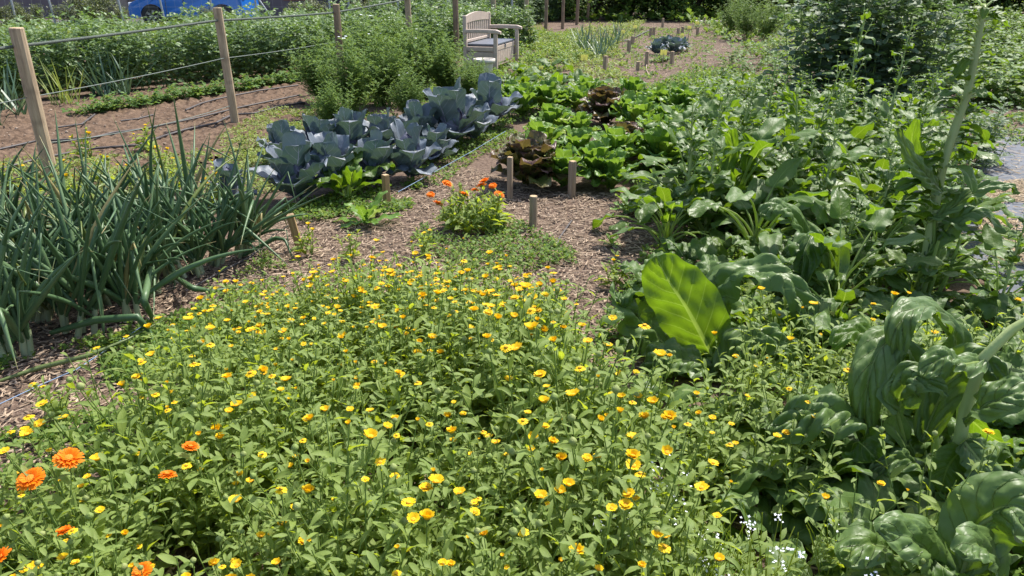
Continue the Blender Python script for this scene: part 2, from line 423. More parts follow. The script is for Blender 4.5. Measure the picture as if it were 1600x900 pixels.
# ------------------------------------------------------------------ plant meshes
def make_calendula(seed, h=.38, ns=6, spread=.16, tall=False):
    rng = random.Random(seed); mb = MB(); tips = []
    for s in range(ns):
        az = 2*PI * (s + rng.random()) / ns
        L = h * rng.uniform(.8, 1.12); lean = rng.uniform(.1, .5)
        base = Vector((rng.uniform(-.02,.02), rng.uniform(-.02,.02), 0))
        pts = arc(base, az, R(90) - lean*1.5, L, -lean*.9, 5, side=rng.uniform(-.6,.6))
        mb.tube(pts, [.0035,.003,.0026,.0022,.0018,.0014], 5, 1, cap=False)
        nl = rng.randint(9, 12)
        for k in range(nl):
            t = .12 + .82 * k / (nl - 1); x = t * 5; i = min(int(x), 4); p = pts[i].lerp(pts[i+1], x - i)
            a2 = az + k * 2.4 + rng.uniform(-.4,.4)
            ll = (.078 - .040 * t) * rng.uniform(.6, 1.45); ll *= 1.35 if t < .3 and rng.random() < .5 else 1; ww = ll * rng.uniform(.11, .20) * (1.15 if t < .4 else 1)
            el = rng.uniform(.15, 1.0) + .25 * t
            blade(mb, arc(p, a2, el, ll, rng.uniform(.2, 1.1), 3, side=rng.uniform(-.4,.4)), ww, .75, .75, 2, 5, fold=rng.uniform(.1,.5),
                  ripple=.25, rf=1.3, rng=rng, mat=0, minw=.35, roll=rng.uniform(-.5,.5))
        if rng.random() < .75:   # a side shoot
            x = rng.uniform(2.2, 4); i = int(x); p = pts[i].lerp(pts[i+1], x - i)
            sp = arc(p, az + rng.uniform(-1.8,1.8), rng.uniform(.6,1.2), L * .35, -.4, 3)
            mb.tube(sp, [.0018,.0016,.0014,.0012], 4, 1, cap=False)
            for k in range(5):
                blade(mb, arc(sp[min(3, k // 2 + 1)], k * 2.2, rng.uniform(.2,1), rng.uniform(.03,.05), .6, 3), rng.uniform(.005,.008), .7, .7, 2, 4, rng=rng, minw=.3)
            tips.append((sp[-1], (sp[-1] - sp[-2]).normalized()))
        tips.append((pts[-1], (pts[-1] - pts[-2]).normalized()))
    # buds and seed heads on some tips
    rng.shuffle(tips); nb = max(1, len(tips) // 7); buds = tips[:nb]; tips = tips[nb:]
    for p, d_ in buds:
        r = rng.uniform(.006, .010); q = [p + d_ * r * k for k in (-.3, .3, .9, 1.5, 1.9)]
        mb.tube(q, [r*.4, r*.95, r*1.1, r*.7, r*.15], 7, 2)
    return mb.mesh('calendula_foliage', [M['cal'], M['calstem'], M['bud']]), tips

def make_flower(seed, r=.016, np_=16, rings=1, up=.35, mats=None, notch=True):
    rng = random.Random(seed); mb = MB()
    for g in range(rings):
        n = np_ - g * 3; rr = r * (1 - .22 * g); el = up + .35 * g
        for k in range(n):
            a = 2*PI * (k + .5 * g) / n + rng.uniform(-.06,.06)
            L = rr * rng.uniform(.88, 1.08); w = rr * 2*PI / n * .52
            p0 = Vector((math.cos(a), math.sin(a), 0)) * r * .22 + Vector((0, 0, .002 * g))
            path = arc(p0, a, el + rng.uniform(-.12,.12), L * .82, .35, 2)
            rows = []
            sd = Vector((-math.sin(a), math.cos(a), 0))
            for j, ww in enumerate((.55, 1.0, .62)): rows.append([path[j] - sd * w * ww, path[j] + Vector((0,0,-w*.2)), path[j] + sd * w * ww])
            mb.grid(rows, 0)
    # disc
    rows = []
    for j, (q, z) in enumerate(((.30, .0), (.30, .10), (.20, .16), (.02, .17))):
        rows.append([Vector((math.cos(2*PI*i/10) * r * q * (1.15), math.sin(2*PI*i/10) * r * q * 1.15, z * r + .0012)) for i in range(10)])
    mb.grid(rows, 1, close=True)
    # green cup below
    rows = []
    for q, z in ((.10, -.30), (.32, -.22), (.36, .02)):
        rows.append([Vector((math.cos(2*PI*i/8) * r * q, math.sin(2*PI*i/8) * r * q, z * r)) for i in range(8)])
    mb.grid(rows, 2, close=True)
    return mb.mesh('flower', mats)

def chard_leaf(mb, p, az, el, pet, L, Wd, bend, rng, mat=0, hi=True, side=0.0, ribm=1, blister=.26, ripple=.27, dead=False):
    "petiole tube that runs on as the midrib, then a crinkled blade"
    tot = pet + L; n = 8
    pts = arc(p, az, el, tot, bend, n, 1.3, side)
    # split path at petiole length
    k = pet / tot * n; i = int(k); mid = pts[i].lerp(pts[min(i+1, n)], k - i)
    bp_ = [mid] + pts[i+1:]
    r0 = .010 * (Wd / .10) ** .7 if hi else .006
    tp = pts[:i+1] + [mid]
    mb.tube(tp, [r0 * (1.25 - .55 * j / max(1, len(tp)-1)) for j in range(len(tp))], 6, ribm, cap=False)
    nm = len(bp_)
    if hi: mb.tube([q - Vector((0, 0, r0*.25)) for q in bp_[:-1]], [max(.0012, r0 * .62 * (1 - j / nm)) for j in range(nm-1)], 5, ribm, cap=False)
    h = Vector((-math.cos(az) * .35, -math.sin(az) * .35, 1))
    blade(mb, bp_, Wd, .42, .62, 12 if hi else 6, 24 if hi else 11, fold=rng.uniform(.15,.5), ripple=ripple if hi else ripple * .85, rf=rng.uniform(2.2,4) if hi else rng.uniform(1.4,2.6), blister=blister * (.9 if hi else .7),
          hint=h, mat=mat, rng=rng, cup=-.25, roll=rng.uniform(-.3,.3))

def make_chard(seed, n=9, L=.26, Wd=.085, pet=.16, hi=True, bolt=0.0, erect=1.1, lit=.2):
    rng = random.Random(seed); mb = MB()
    for k in range(n):
        az = k * 2.4 + rng.uniform(-.4,.4); t = k / n
        s = rng.uniform(.7, 1.12)
        el = erect * (.55 + .6 * t) + rng.uniform(-.2,.2)
        chard_leaf(mb, Vector((rng.uniform(-.02,.02), rng.uniform(-.02,.02), 0)), az, min(el, 1.5), pet * s * rng.uniform(.7,1.3), L * s, Wd * s * rng.uniform(.85,1.15),
                   rng.uniform(.9, 2.1), rng, 2 if rng.random() < lit else 0, hi, rng.uniform(-.5,.5))
    leaves = mb.mesh('chard_leaves', [M['chard'], M['rib'], M['chardlit']])
    stalk = None
    if bolt:
        sb = MB()
        lean = rng.uniform(.03,.14); az = rng.uniform(0, 6.28)
        pts = arc((0,0,0), az, R(90) - lean, bolt, lean * .5, 8)
        r = .011
        sb.tube(pts, [r * (1 - .7 * j / 8) for j in range(9)], 8, 1, cap=False)
        for k in range(18):
            x = .8 + 7.1 * k / 18; i = int(x); p = pts[i].lerp(pts[i+1], x - i); t = k / 18
            chard_leaf(sb, p, k * 2.4, rng.uniform(.3, 1.1), .05 * (1.2 - t), (.17 - .09 * t) * rng.uniform(.8,1.2), (.048 - .026 * t) * rng.uniform(.8,1.25), rng.uniform(.8, 2.0), rng,
                       2 if rng.random() < lit + .15 else 0, False, rng.uniform(-.4,.4))
        for k in range(7):
            x = 3.5 + 4.2 * k / 7; i = int(x); p = pts[i].lerp(pts[i+1], x - i)
            q = arc(p, k * 2.1, 1.0, .14 * bolt, -.3, 4); sb.tube(q, [.0035,.003,.0025,.002,.001], 5, 1, cap=False)
            for j in range(9):
                blade(sb, arc(q[1 + j % 4], j * 2.0, .6, rng.uniform(.02,.05), .6, 2), .008, .6, .7, 2, 3, rng=rng, mat=2)
        stalk = sb.mesh('flower_stalk', [M['chard'], M['stalk'], M['chardlit']])
    return leaves, stalk

def make_onion(seed, nsh=4, h=.68):
    rng = random.Random(seed); mb = MB(); st = MB()
    for s in range(nsh):
        b = Vector((rng.uniform(-.05,.05), rng.uniform(-.05,.05), 0))
        sa = rng.uniform(0, 6.28); sl = rng.uniform(.0, .3)
        sp = arc(b, sa, R(90) - sl, .12, 0, 2)
        st.tube(sp, [.014, .013, .011], 8, 0, cap=False)
        for k in range(rng.randint(4, 6)):
            az = sa + k * 2.4 + rng.uniform(-.5,.5); el = R(90) - rng.uniform(.06, .85) * (1 if k else .4)
            L = h * rng.uniform(.6, 1.12); r = rng.uniform(.0075, .0145)
            kink = rng.random() < .42
            n = 12; pts = []; q = sp[1].lerp(sp[2], rng.random()); e = el; a = az; pts.append(q.copy())
            kp = rng.uniform(.4, .8); bend = rng.uniform(.0, .95); dy = rng.uniform(-.3,.3)
            kang = rng.uniform(1.2, 2.4)
            for j in range(n):
                t = (j + .5) / n
                e = el - bend * t
                if kink and t > kp: e = el - bend * kp - kang
                a = az + dy * t
                q = q + Vector((math.cos(a) * math.cos(e), math.sin(a) * math.cos(e), math.sin(e))) * (L / n)
                if q.z < .012: q.z = .012
                pts.append(q.copy())
            rad = []
            for j in range(n + 1):
                t = j / n
                rr = r * (.62 + .5 * min(1, t * 3)) * (1 - max(0, t - .35) / .65) ** .75
                if kink and abs(t - kp) < .05: rr *= .6
                rad.append(max(rr, .0008))
            mb.tube(pts, rad, 8, 1 if rng.random() < .02 else 0, cap=False)
    return mb.mesh('onion_leaves', [M['onion'], M['oniond']]), st.mesh('onion_stem', [M['onionb']])

def make_cabbage(seed, s=1.0):
    rng = random.Random(seed); mb = MB(); hb = MB()
    for k in range(13):
        az = k * 2.4 + rng.uniform(-.3,.3); t = k / 13
        el = .30 + 1.15 * t + rng.uniform(-.15,.15); L = (.29 - .03 * t) * rng.uniform(.85,1.1) * s; pet = .05 * s
        path = arc(Vector((math.cos(az)*.02, math.sin(az)*.02, .03 + .07 * t)), az, el, L, rng.uniform(.0,.55) - .25 * t, 5)
        blade(mb, path, (.112 - .03 * t) * rng.uniform(.8,1.15) * s, .5, .3, 10, 16, fold=.12, ripple=.11, rf=rng.uniform(2,3.5), blister=.10, nvein=6, vk=1.5,
              hint=Vector((-math.cos(az), -math.sin(az), 1)), rng=rng, cup=.22, minw=.22)
        mb.tube([q - Vector((0,0,.004)) for q in path[:4]], [.009*s,.007*s,.005*s,.002], 6, 1, cap=False)
    for k in range(8):
        az = k * 2.4; t = k / 8
        path = arc(Vector((math.cos(az)*.03, math.sin(az)*.03, .07)), az, 1.15 - .25*t, (.21 - .05*t) * s, -1.2 - .7*t, 6)
        path = [Vector((q.x*1.15, q.y*1.15, q.z*1.12)) for q in path]
        blade(hb, path, .105 * s, .4, .25, 8, 10, fold=.2, ripple=.05, blister=.03, nvein=6, vk=1.5, hint=Vector((-math.cos(az), -math.sin(az), .6)), rng=rng, cup=.55, minw=.3)
    hb2 = MB()
    rows = [[Vector((math.cos(2*PI*i/14) * math.sin(t) * .082 * s, math.sin(2*PI*i/14) * math.sin(t) * .082 * s, .15*s + -math.cos(t) * .10 * s)) for i in range(14)] for t in [PI * (.08 + .9 * j / 9) for j in range(10)]]
    hb.grid(rows, 0, close=True)
    return mb.mesh('outer_leaves', [M['cab'], M['cabh']]), hb.mesh('cabbage_head', [M['cabh']])

def make_lettuce(seed, kind_='let', n=16, L=.22, Wd=.06, erect=1.2, ripple=.2):
    rng = random.Random(seed); mb = MB()
    for k in range(n):
        t = k / n; az = k * 2.4 + rng.uniform(-.25,.25)
        el = .65 + (erect - .5) * t + rng.uniform(-.1,.15)
        l = L * rng.uniform(.8,1.15) * (1 - .2 * t)
        blade(mb, arc(Vector((math.cos(az)*.012, math.sin(az)*.012, .01 + .05*t)), az, min(el, 1.45), l, rng.uniform(.5, 1.3) * (1 - .3*t), 5), Wd * rng.uniform(.8,1.15), .75, .32, 10, 18, fold=.2, ripple=ripple,
              rf=rng.uniform(3,5), blister=.14, nvein=6, vk=1.5, hint=Vector((-math.cos(az)*.5, -math.sin(az)*.5, 1)), rng=rng, cup=.15, minw=.25)
    return mb.mesh(kind_, [M[kind_]])

def make_bean(seed, h=.85, mats=('bean', 'calstem'), nodes=15, lf=.07, fine=False, nst=5):
    rng = random.Random(seed); mb = MB()
    for s in range(nst):
        az = rng.uniform(0, 6.28); lean = rng.uniform(.02,.2)
        pts = arc((rng.uniform(-.1,.1), rng.uniform(-.1,.1), 0), az, R(90) - lean, h * rng.uniform(.85,1.05), lean, 6)
        mb.tube(pts, [.006,.0055,.005,.0045,.004,.003,.002], 4, 1, cap=False)
        for k in range(nodes):
            t = .08 + .91 * k / nodes; x = t * 6; i = min(int(x), 5); p = pts[i].lerp(pts[i+1], x - i)
            a = k * 2.5 + rng.uniform(-.4,.4); pl = lf * rng.uniform(.9, 1.5) * (1.15 - .5 * t)
            el = rng.uniform(.1, .7) + .5 * max(0, t - .7) / .3
            pp = arc(p, a, el, pl, .5, 2); mb.tube(pp, [.002,.0016,.001], 3, 1, cap=False)
            for j, q in enumerate((pp[1], pp[1], pp[2], pp[2])):
                sa = a + (1.1 if j % 2 else -1.1) * (1 if j < 2 else .45)
                l = lf * rng.uniform(.75,1.2) * (1.1 - .45 * t * t)
                blade(mb, arc(q, sa, el * .6 + rng.uniform(-.3,.5), l, rng.uniform(.2, 1.0), 3), l * .27, .6, .6, 4 if fine else 2, 6 if fine else 3, fold=rng.uniform(-.1,.4), rng=rng, roll=rng.uniform(-.6,.6), ripple=.1 if fine else 0)
    return mb.mesh('bean_plant', [M[mats[0]], M[mats[1]]])

def make_potato(seed, h=.3, mat='pot', n=16, lf=.05):
    rng = random.Random(seed); mb = MB()
    for s in range(n):
        az = rng.uniform(0, 6.28); el = rng.uniform(.5, 1.45)
        pts = arc((rng.uniform(-.03,.03), rng.uniform(-.03,.03), 0), az, el, h * rng.uniform(.8,1.2), .9, 4)
        mb.tube(pts, [.004,.0035,.003,.002,.0015], 3, 1, cap=False)
        for k in range(9):
            x = 1.2 + 2.7 * k / 9; i = min(int(x), 3); p = pts[i].lerp(pts[i+1], x - i)
            a = az + (1.2 if k % 2 else -1.2) * (1 - .5 * k / 9) + rng.uniform(-.4,.4); l = lf * rng.uniform(.7,1.3)
            blade(mb, arc(p, a, rng.uniform(-.1,.7), l, .7, 2), l * .34, .5, .7, 2, 3, fold=.2, rng=rng, roll=rng.uniform(-.4,.4))
    return mb.mesh('leafy_plant', [M[mat], M['calstem']])

def make_feather(seed, h=.9, n=34, rad=.34, white=0, fw=.0062):
    rng = random.Random(seed); mb = MB()
    for s in range(n):
        az = rng.uniform(0, 6.28); lean = rng.uniform(.02, .75) 
        pts = arc((rng.uniform(-.08,.08), rng.uniform(-.08,.08), 0), az, R(90) - lean, h * rng.uniform(.6,1.08) * (1 - .18 * lean), lean * -.1, 6)
        mb.tube(pts, [.004,.0035,.003,.0028,.002,.0018,.001], 3, 1, cap=False)
        for k in range(20):
            x = 1.2 + 4.75 * k / 20; i = min(int(x), 5); p = pts[i].lerp(pts[i+1], x - i)
            a = k * 2.4 + rng.uniform(-.5,.5); el = rng.uniform(.2, 1.1); fl = rng.uniform(.07,.13) * (1.2 - .6 * k / 20)
            q = arc(p, a, el, fl, .5, 3)
            for j in range(9):
                t = (j + 1) / 9; y = t * 2.999; ii = int(y); b = q[ii].lerp(q[ii+1], y - ii)
                sa = a + (1 if j % 2 else -1) * rng.uniform(.6,1.1); l = fl * .42 * (1.15 - .7 * t); e = el * .4 + rng.uniform(-.3,.5)
                d_ = Vector((math.cos(sa)*math.cos(e), math.sin(sa)*math.cos(e), math.sin(e))) * l
                sdv = Vector((-math.sin(sa), math.cos(sa), rng.uniform(-.5,.5))) * fw
                mb.face([b - sdv, b + sdv, b + d_ + sdv * .5, b + d_ - sdv * .5], 0)
    if white:
        for k in range(white):
            a = rng.uniform(0, 6.28); r = rng.uniform(0, rad); z = h * rng.uniform(.75, 1.0)
            c = Vector((math.cos(a)*r, math.sin(a)*r, z))
            mb.face([c + Vector((math.cos(i*1.047)*.02, math.sin(i*1.047)*.02, rng.uniform(-.004,.004))) for i in range(6)], 2)
    return mb.mesh('feathery_foliage', [M['feather'], M['calstem'], M['white']])

def make_shrub(seed, h=1.6, r=.9, n=5200, mat='shrub', lf=.06, clumps=26):
    rng = random.Random(seed); mb = MB(); tb = MB()
    cl = []
    for k in range(clumps):
        a = rng.uniform(0, 6.28); q = rng.random() ** .6; z = rng.uniform(.06, 1.0)
        rr = r * q * math.sqrt(max(.05, 1 - (z - .4)**2 * 1.6))
        cl.append((Vector((math.cos(a)*rr, math.sin(a)*rr, z * h * .88)), rng.uniform(.16,.34) * r))
    for c, cr in cl:
        tb.tube(arc((0,0,0), math.atan2(c.y, c.x), 1.2, c.length * .5, -.1, 2) + [c], [.03, .022, .014, .004], 5, 0, cap=False)
    for k in range(n):
        c, cr = cl[rng.randrange(clumps)]
        d_ = Vector((rng.gauss(0,1), rng.gauss(0,1), rng.gauss(0,.9))).normalized() * cr * rng.uniform(.45, 1.1)
        p = c + d_
        if p.z < .02: continue
        a = rng.uniform(0, 6.28); e = rng.uniform(-.4, 1.0); l = lf * rng.uniform(.7,1.4)
        dr = Vector((math.cos(a)*math.cos(e), math.sin(a)*math.cos(e), math.sin(e))) * l
        sd = Vector((-math.sin(a), math.cos(a), rng.uniform(-.6,.6))) * l * .26
        mb.face([p, p + dr * .45 + sd, p + dr, p + dr * .45 - sd], 0)
    return mb.mesh('shrub_crown', [M[mat]]), tb.mesh('shrub_stems', [M['bark']])

def make_tuft(seed, n=26, h=.14, w=.0035, mat='weed', sp=.05, droop=1.0):
    rng = random.Random(seed); mb = MB()
    for k in range(n):
        a = rng.uniform(0, 6.28)
        blade(mb, arc((rng.uniform(-sp,sp), rng.uniform(-sp,sp), 0), a, rng.uniform(.8,1.5), h * rng.uniform(.5,1.2), rng.uniform(.1,droop), 3), w, .3, .7, 1, 4, fold=0, rng=rng, minw=.8)
    return mb.mesh('tuft', [M[mat]])

# ------------------------------------------------------------------ landmarks for labels
rg = random.Random(7)

# ------------------------------------------------------------------ ground
def ground_mat():
    m, nt, out = newmat('earth_and_mulch'); L = nt.links
    tc = N(nt, 'ShaderNodeTexCoord'); src = tc.outputs['Object']
    def nz(s, d_=4, r=.6):
        n = N(nt, 'ShaderNodeTexNoise'); n.inputs['Scale'].default_value = s; n.inputs['Detail'].default_value = d_; n.inputs['Roughness'].default_value = r
        L.new(src, n.inputs['Vector']); return n.outputs[0]
    a = nz(1.3); b = nz(28); c = nz(120, 3)
    f = mathn(nt, 'MULTIPLY', mathn(nt, 'SUBTRACT', b, .35), 3, True)
    cc = mixc(nt, f, (.075,.048,.036), (.19,.135,.10))
    cc = mixc(nt, mathn(nt, 'MULTIPLY', mathn(nt, 'SUBTRACT', c, .55), 6, True), cc, (.27,.21,.165))
    cc = mixc(nt, mathn(nt, 'MULTIPLY', mathn(nt, 'SUBTRACT', a, .5), 2, True), cc, (.11,.08,.05))
    bs = N(nt, 'ShaderNodeBsdfPrincipled'); L.new(cc, bs.inputs['Base Color']); bs.inputs['Roughness'].default_value = .95; bs.inputs['Specular IOR Level'].default_value = .2
    bp = N(nt, 'ShaderNodeBump'); bp.inputs['Strength'].default_value = .9; bp.inputs['Distance'].default_value = .02
    L.new(mathn(nt, 'ADD', b, mathn(nt, 'MULTIPLY', c, .4)), bp.inputs['Height']); L.new(bp.outputs[0], bs.inputs['Normal']); L.new(bs.outputs[0], out.inputs[0])
    return m
def gz(x, y): return 0.0
mb = MB()
rows = []
ys = [-6, 0] + [1 + .25 * k for k in range(60)] + [18, 22, 30, 45, 70, 120, 200]
for y in ys:
    rows.append([Vector((x, y, (noise.noise(Vector((x*1.7, y*1.7, 0))) * .012 - .004) if 0 < y < 16 and abs(x) < 10 else -.004)) for x in [-200,-100,-50,-25] + [-12 + .3*k for k in range(81)] + [25, 50, 100, 200]])
mb.grid(rows, 0)
ground = obj('ground', mb.mesh('ground', [ground_mat()])); kind(ground, 'structure')

# tilled soil bed beyond the fence (cloddy sheet just above the ground)
def sheet(name, poly, mat, z, step=.12, amp=.02, fr=5, jag=.0):
    xs = [p[0] for p in poly]; ys_ = [p[1] for p in poly]
    nx = int((max(xs)-min(xs))/step)+1; ny = int((max(ys_)-min(ys_))/step)+1
    vid = {}; V = []; F = []
    def vtx(i, j):
        if (i, j) not in vid:
            x = min(xs)+i*step; y = min(ys_)+j*step
            vid[i,j] = len(V)
            V.append((x, y, z + amp * (noise.noise(Vector((x*fr, y*fr, 3))) + .5 * noise.noise(Vector((x*fr*2.7, y*fr*2.7, 9))))))
        return vid[i,j]
    for i in range(nx):
        for j in range(ny):
            x = min(xs)+(i+.5)*step; y = min(ys_)+(j+.5)*step
            if in_poly((x, y), poly): F.append((vtx(i,j), vtx(i+1,j), vtx(i+1,j+1), vtx(i,j+1)))
    me = bpy.data.meshes.new(name); me.from_pydata(V, [], F); me.materials.append(mat)
    me.polygons.foreach_set('use_smooth', [True]*len(F))
    return obj(name, me)
M['soil'] = simple('tilled_soil', (.065,.042,.028), .95, (.175,.118,.080), 18, 1.0, detail=6, spec=.15, bdist=.03)
soil_poly = wpoly([(-140,380),(0,310),(330,255),(500,205),(500,120),(440,112),(120,160),(-100,190)])
kind(sheet('soil_bed', soil_poly, M['soil'], .022, .045, .045, 11), 'structure')

# wood chip mulch: slivers on the path
def chips(name, poly, n, zbase, mats, rng, lmin=.015, lmax=.06):
    mb = MB(); xs = [p[0] for p in poly]; ys_ = [p[1] for p in poly]; k = 0
    while k < n:
        x = rng.uniform(min(xs), max(xs)); y = rng.uniform(min(ys_), max(ys_))
        if not in_poly((x, y), poly): continue
        k += 1
        l = rng.uniform(lmin, lmax) * (1 if rng.random() < .9 else 2); w = rng.uniform(.0015, .0055); a = rng.uniform(0, 3.14) * 1.0
        z = zbase + rng.uniform(.003, .018); t = rng.uniform(-.15,.15)
        dx = Vector((math.cos(a), math.sin(a), t)) * l / 2; s = Vector((-math.sin(a), math.cos(a), rng.uniform(-.4,.4))) * w
        c = Vector((x, y, z)); h = Vector((0, 0, .002))
        b = len(mb.v); mb.v.extend([c - dx - s, c + dx - s*.6, c + dx + s*.6, c - dx + s, c + h - dx*.8, c + h + dx*.8])
        for f in ((0,1,5,4), (1,2,5), (2,3,4,5), (3,0,4)):
            mb.f.append(tuple(b+i for i in f)); mb.m.append(0); mb.uv.append(tuple(((.5,.5),)*len(f)))
    return obj(name, mb.mesh(name, mats, False))
M['chip'] = simple('wood_chips', (.115,.074,.044), .85, (.45,.345,.25), 40, isl=True, spec=.25)
M['straw'] = simple('straw', (.26,.18,.10), .85, (.52,.41,.27), 40, isl=True)
near_path = wpoly([(380,360),(560,300),(700,255),(860,300),(1090,310),(1130,420),(1010,640),(860,640),(380,470)])
kind(chips('woodchip_mulch', near_path, 15000, 0, [M['chip']], rg), 'stuff', 'pale wood chip mulch strewn over the garden path')
back_path = wpoly([(850,130),(900,60),(1010,38),(1150,36),(1120,120),(1060,200),(960,150)])
kind(chips('woodchip_mulch', back_path, 16000, 0, [M['chip']], rg, .04, .12), 'stuff', 'pale wood chip mulch on the back plot')
left_litter = wpoly([(-60,620),(250,560),(420,440),(480,380),(300,380),(-60,480)])
kind(chips('woodchip_mulch', left_litter, 3500, 0, [M['chip']], rg), 'stuff', 'dark plant litter under the onion row')
bedfloor = wpoly([(380,470),(1010,640),(1300,900),(1300,1100),(-200,1100),(-60,620)])
kind(chips('woodchip_mulch', bedfloor, 5000, 0, [M['chip']], rg), 'stuff', 'wood chip litter beneath the marigold bed')
# small pale stones on the soil
mb = MB()
for k in range(900):
    while True:
        x = rg.uniform(-9, -2); y = rg.uniform(5, 14)
        if in_poly((x, y), soil_poly): break
    r = rg.uniform(.004, .013) * (1.6 if rg.random() < .06 else 1)
    c = Vector((x, y, .024)); pts = []
    rows = [[c + Vector((math.cos(i*PI/3+j)*r*q*rg.uniform(.7,1.2), math.sin(i*PI/3+j)*r*q*rg.uniform(.7,1.2), r*zz)) for i in range(6)] for j, (q, zz) in enumerate(((1,0),(.9,.5),(.35,.85)))]
    mb.grid(rows, 0, close=True); mb.face(rows[-1], 0)
M['stone'] = simple('stones', (.13,.085,.058), .9, (.36,.28,.21), 3, isl=True)
kind(obj('soil_pebbles', mb.mesh('soil_pebbles', [M['stone']], False)), 'stuff', 'small pale stones and clods scattered on tilled soil')

# grey woven ground fabric with straw at the right
M['fabric'] = simple('weed_fabric', (.07,.08,.10), .85, (.12,.132,.155), 9, .35, detail=8, bdist=.01)
fab = wpoly([(1478,345),(1520,300),(1530,232),(1600,205),(1900,330),(1900,640),(1640,560),(1560,470)])
kind(sheet('ground_fabric', fab, M['fabric'], .018, .05, .009, 5), 'structure')
kind(chips('straw_litter', fab, 1300, .022, [M['straw']], rg, .02, .09), 'stuff', 'dry straw strewn over the grey ground fabric')
kind(chips('straw_litter', wpoly([(1500,300),(1600,285),(1600,320),(1520,325)]), 1300, .022, [M['straw']], rg, .02, .07), 'stuff', 'straw heaped across the grey ground fabric')
kind(chips('straw_litter', wpoly([(1510,330),(1600,350),(1650,420),(1560,420)]), 1100, .022, [M['straw']], rg, .02, .07), 'stuff', 'straw scattered by the chard beside the fabric')

# ------------------------------------------------------------------ generic low weed cover
def cover(name, poly, n, mat, lmin, lmax, hmax, label, rng=rg, wr=.3, blade_=False):
    mb = MB(); xs = [p[0] for p in poly]; ys_ = [p[1] for p in poly]; k = 0
    while k < n:
        x = rng.uniform(min(xs), max(xs)); y = rng.uniform(min(ys_), max(ys_))
        if not in_poly((x, y), poly) or noise.noise(Vector((x*1.8, y*1.8, 5))) < -.22: k += .2; continue
        k += 1
        nb = rng.randint(3, 6); hh = rng.random() * hmax * (.6 + .6 * noise.noise(Vector((x*1.1, y*1.1, 8))))
        for q in range(nb):
            a = rng.uniform(0, 6.28); l = rng.uniform(lmin, lmax); e = rng.uniform(-.1, 1.1)
            p = Vector((x + rng.uniform(-.02,.02), y + rng.uniform(-.02,.02), max(.004, hh * rng.uniform(.3, 1))))
            d1 = Vector((math.cos(a)*math.cos(e), math.sin(a)*math.cos(e), math.sin(e))) * l
            s = Vector((-math.sin(a), math.cos(a), rng.uniform(-.5,.5))) * l * wr
            m_ = p + d1 * .5 + Vector((0,0,l*.06)); t_ = p + d1 - Vector((0,0,l*.12))
            b = len(mb.v); mb.v.extend([p, m_ - s, m_ + s, t_, m_ - Vector((0,0,l*.05))])
            for f in ((0,1,4), (0,4,2), (1,3,4), (4,3,2)):
                mb.f.append(tuple(b+i for i in f)); mb.m.append(0); mb.uv.append(tuple(((.5,.5),)*3))
    return kind(obj(name, mb.mesh(name, [M[mat]])), 'stuff', label)

cover('weed_ground_cover', wpoly([(300,240),(420,172),(560,185),(430,300),(300,350),(-100,420),(-100,262)]), 9000, 'weedy', .015, .04, .12, 'low green weeds growing along the fence line')
cover('clover_ground_cover', wpoly([(430,470),(860,480),(1000,640),(1250,900),(1250,1200),(-200,1200),(-50,700)]), 6500, 'weed', .012, .028, .16, 'small clover and chickweed beneath the marigold plants', wr=.42)
cover('weed_ground_cover', wpoly([(640,380),(700,330),(810,345),(900,400),(880,500),(820,480)]), 1600, 'weed', .012, .03, .10, 'small leafy weeds beside the low stake and path', wr=.35)
cover('weed_ground_cover', wpoly([(-60,620),(200,560),(330,470),(420,400),(460,430),(330,520),(200,650)]), 900, 'weed', .012, .03, .08, 'sparse weeds under the fallen onion leaves')
cover('weed_ground_cover', wpoly([(820,90),(960,60),(980,110),(1000,170),(930,170),(800,150)]), 2600, 'weedy', .03, .07, .14, 'yellow green weeds in front of the back plot')
cover('weed_ground_cover', wpoly([(820,62),(1010,34),(980,62),(930,95),(850,110)]), 3000, 'weedy', .04, .08, .35, 'tall pale weeds along the far posts')
cover('weed_ground_cover', wpoly([(960,160),(1100,110),(1200,130),(1200,420),(1000,330)]), 5200, 'weed', .03, .07, .26, 'leafy green ground cover between lettuces and chard', wr=.34)
cover('weed_ground_cover', wpoly([(1060,420),(1000,560),(1250,900),(1250,1200),(2100,1200),(1900,640),(1500,380),(1250,330)]), 5200, 'weed', .02, .045, .18, 'shaded small leaves beneath the chard', wr=.36)
cover('weed_ground_cover', wpoly([(1200,200),(1480,180),(1520,330),(1300,400),(1200,360)]), 2600, 'weed', .03, .06, .28, 'leafy undergrowth around the bean clump', wr=.36)
cover('weed_ground_cover', wpoly([(1490,160),(1700,150),(1700,240),(1530,225)]), 1500, 'weed', .03, .06, .08, 'low weeds behind the grey fabric')
cover('weed_ground_cover', wpoly([(480,170),(720,120),(860,120),(900,190),(700,250),(430,300),(400,240)]), 4200, 'weed', .02, .05, .10, 'low weeds between the cabbages and feathery plants')
cover('weed_ground_cover', [(3.2,27),(30,27),(40,60),(-2,60),(-2,31)], 7000, 'weed', .15, .35, .6, 'rough green growth beyond the back plot')
cover('weed_ground_cover', [(4.5,12),(14,11),(30,27),(6,27)], 7000, 'weed', .08, .16, .35, 'green growth between the far potato rows')
cover('weed_ground_cover', wpoly([(980,150),(910,90),(985,45),(1060,45),(1120,60),(1100,120)]), 1700, 'weed', .03, .07, .08, 'patches of weeds on the back plot')
cover('grass', [(-26,17),(-4,17),(1,20),(1,24),(-26,24)], 5000, 'weedy', .12, .30, .10, 'dry rough grass along the verge by the road', wr=.05)
cover('grass', [(-26,20.5),(-3,20.5),(-3,24.0),(-26,24.0)], 6000, 'weedy', .15, .35, .15, 'rough green grass under the wire fence', wr=.05)

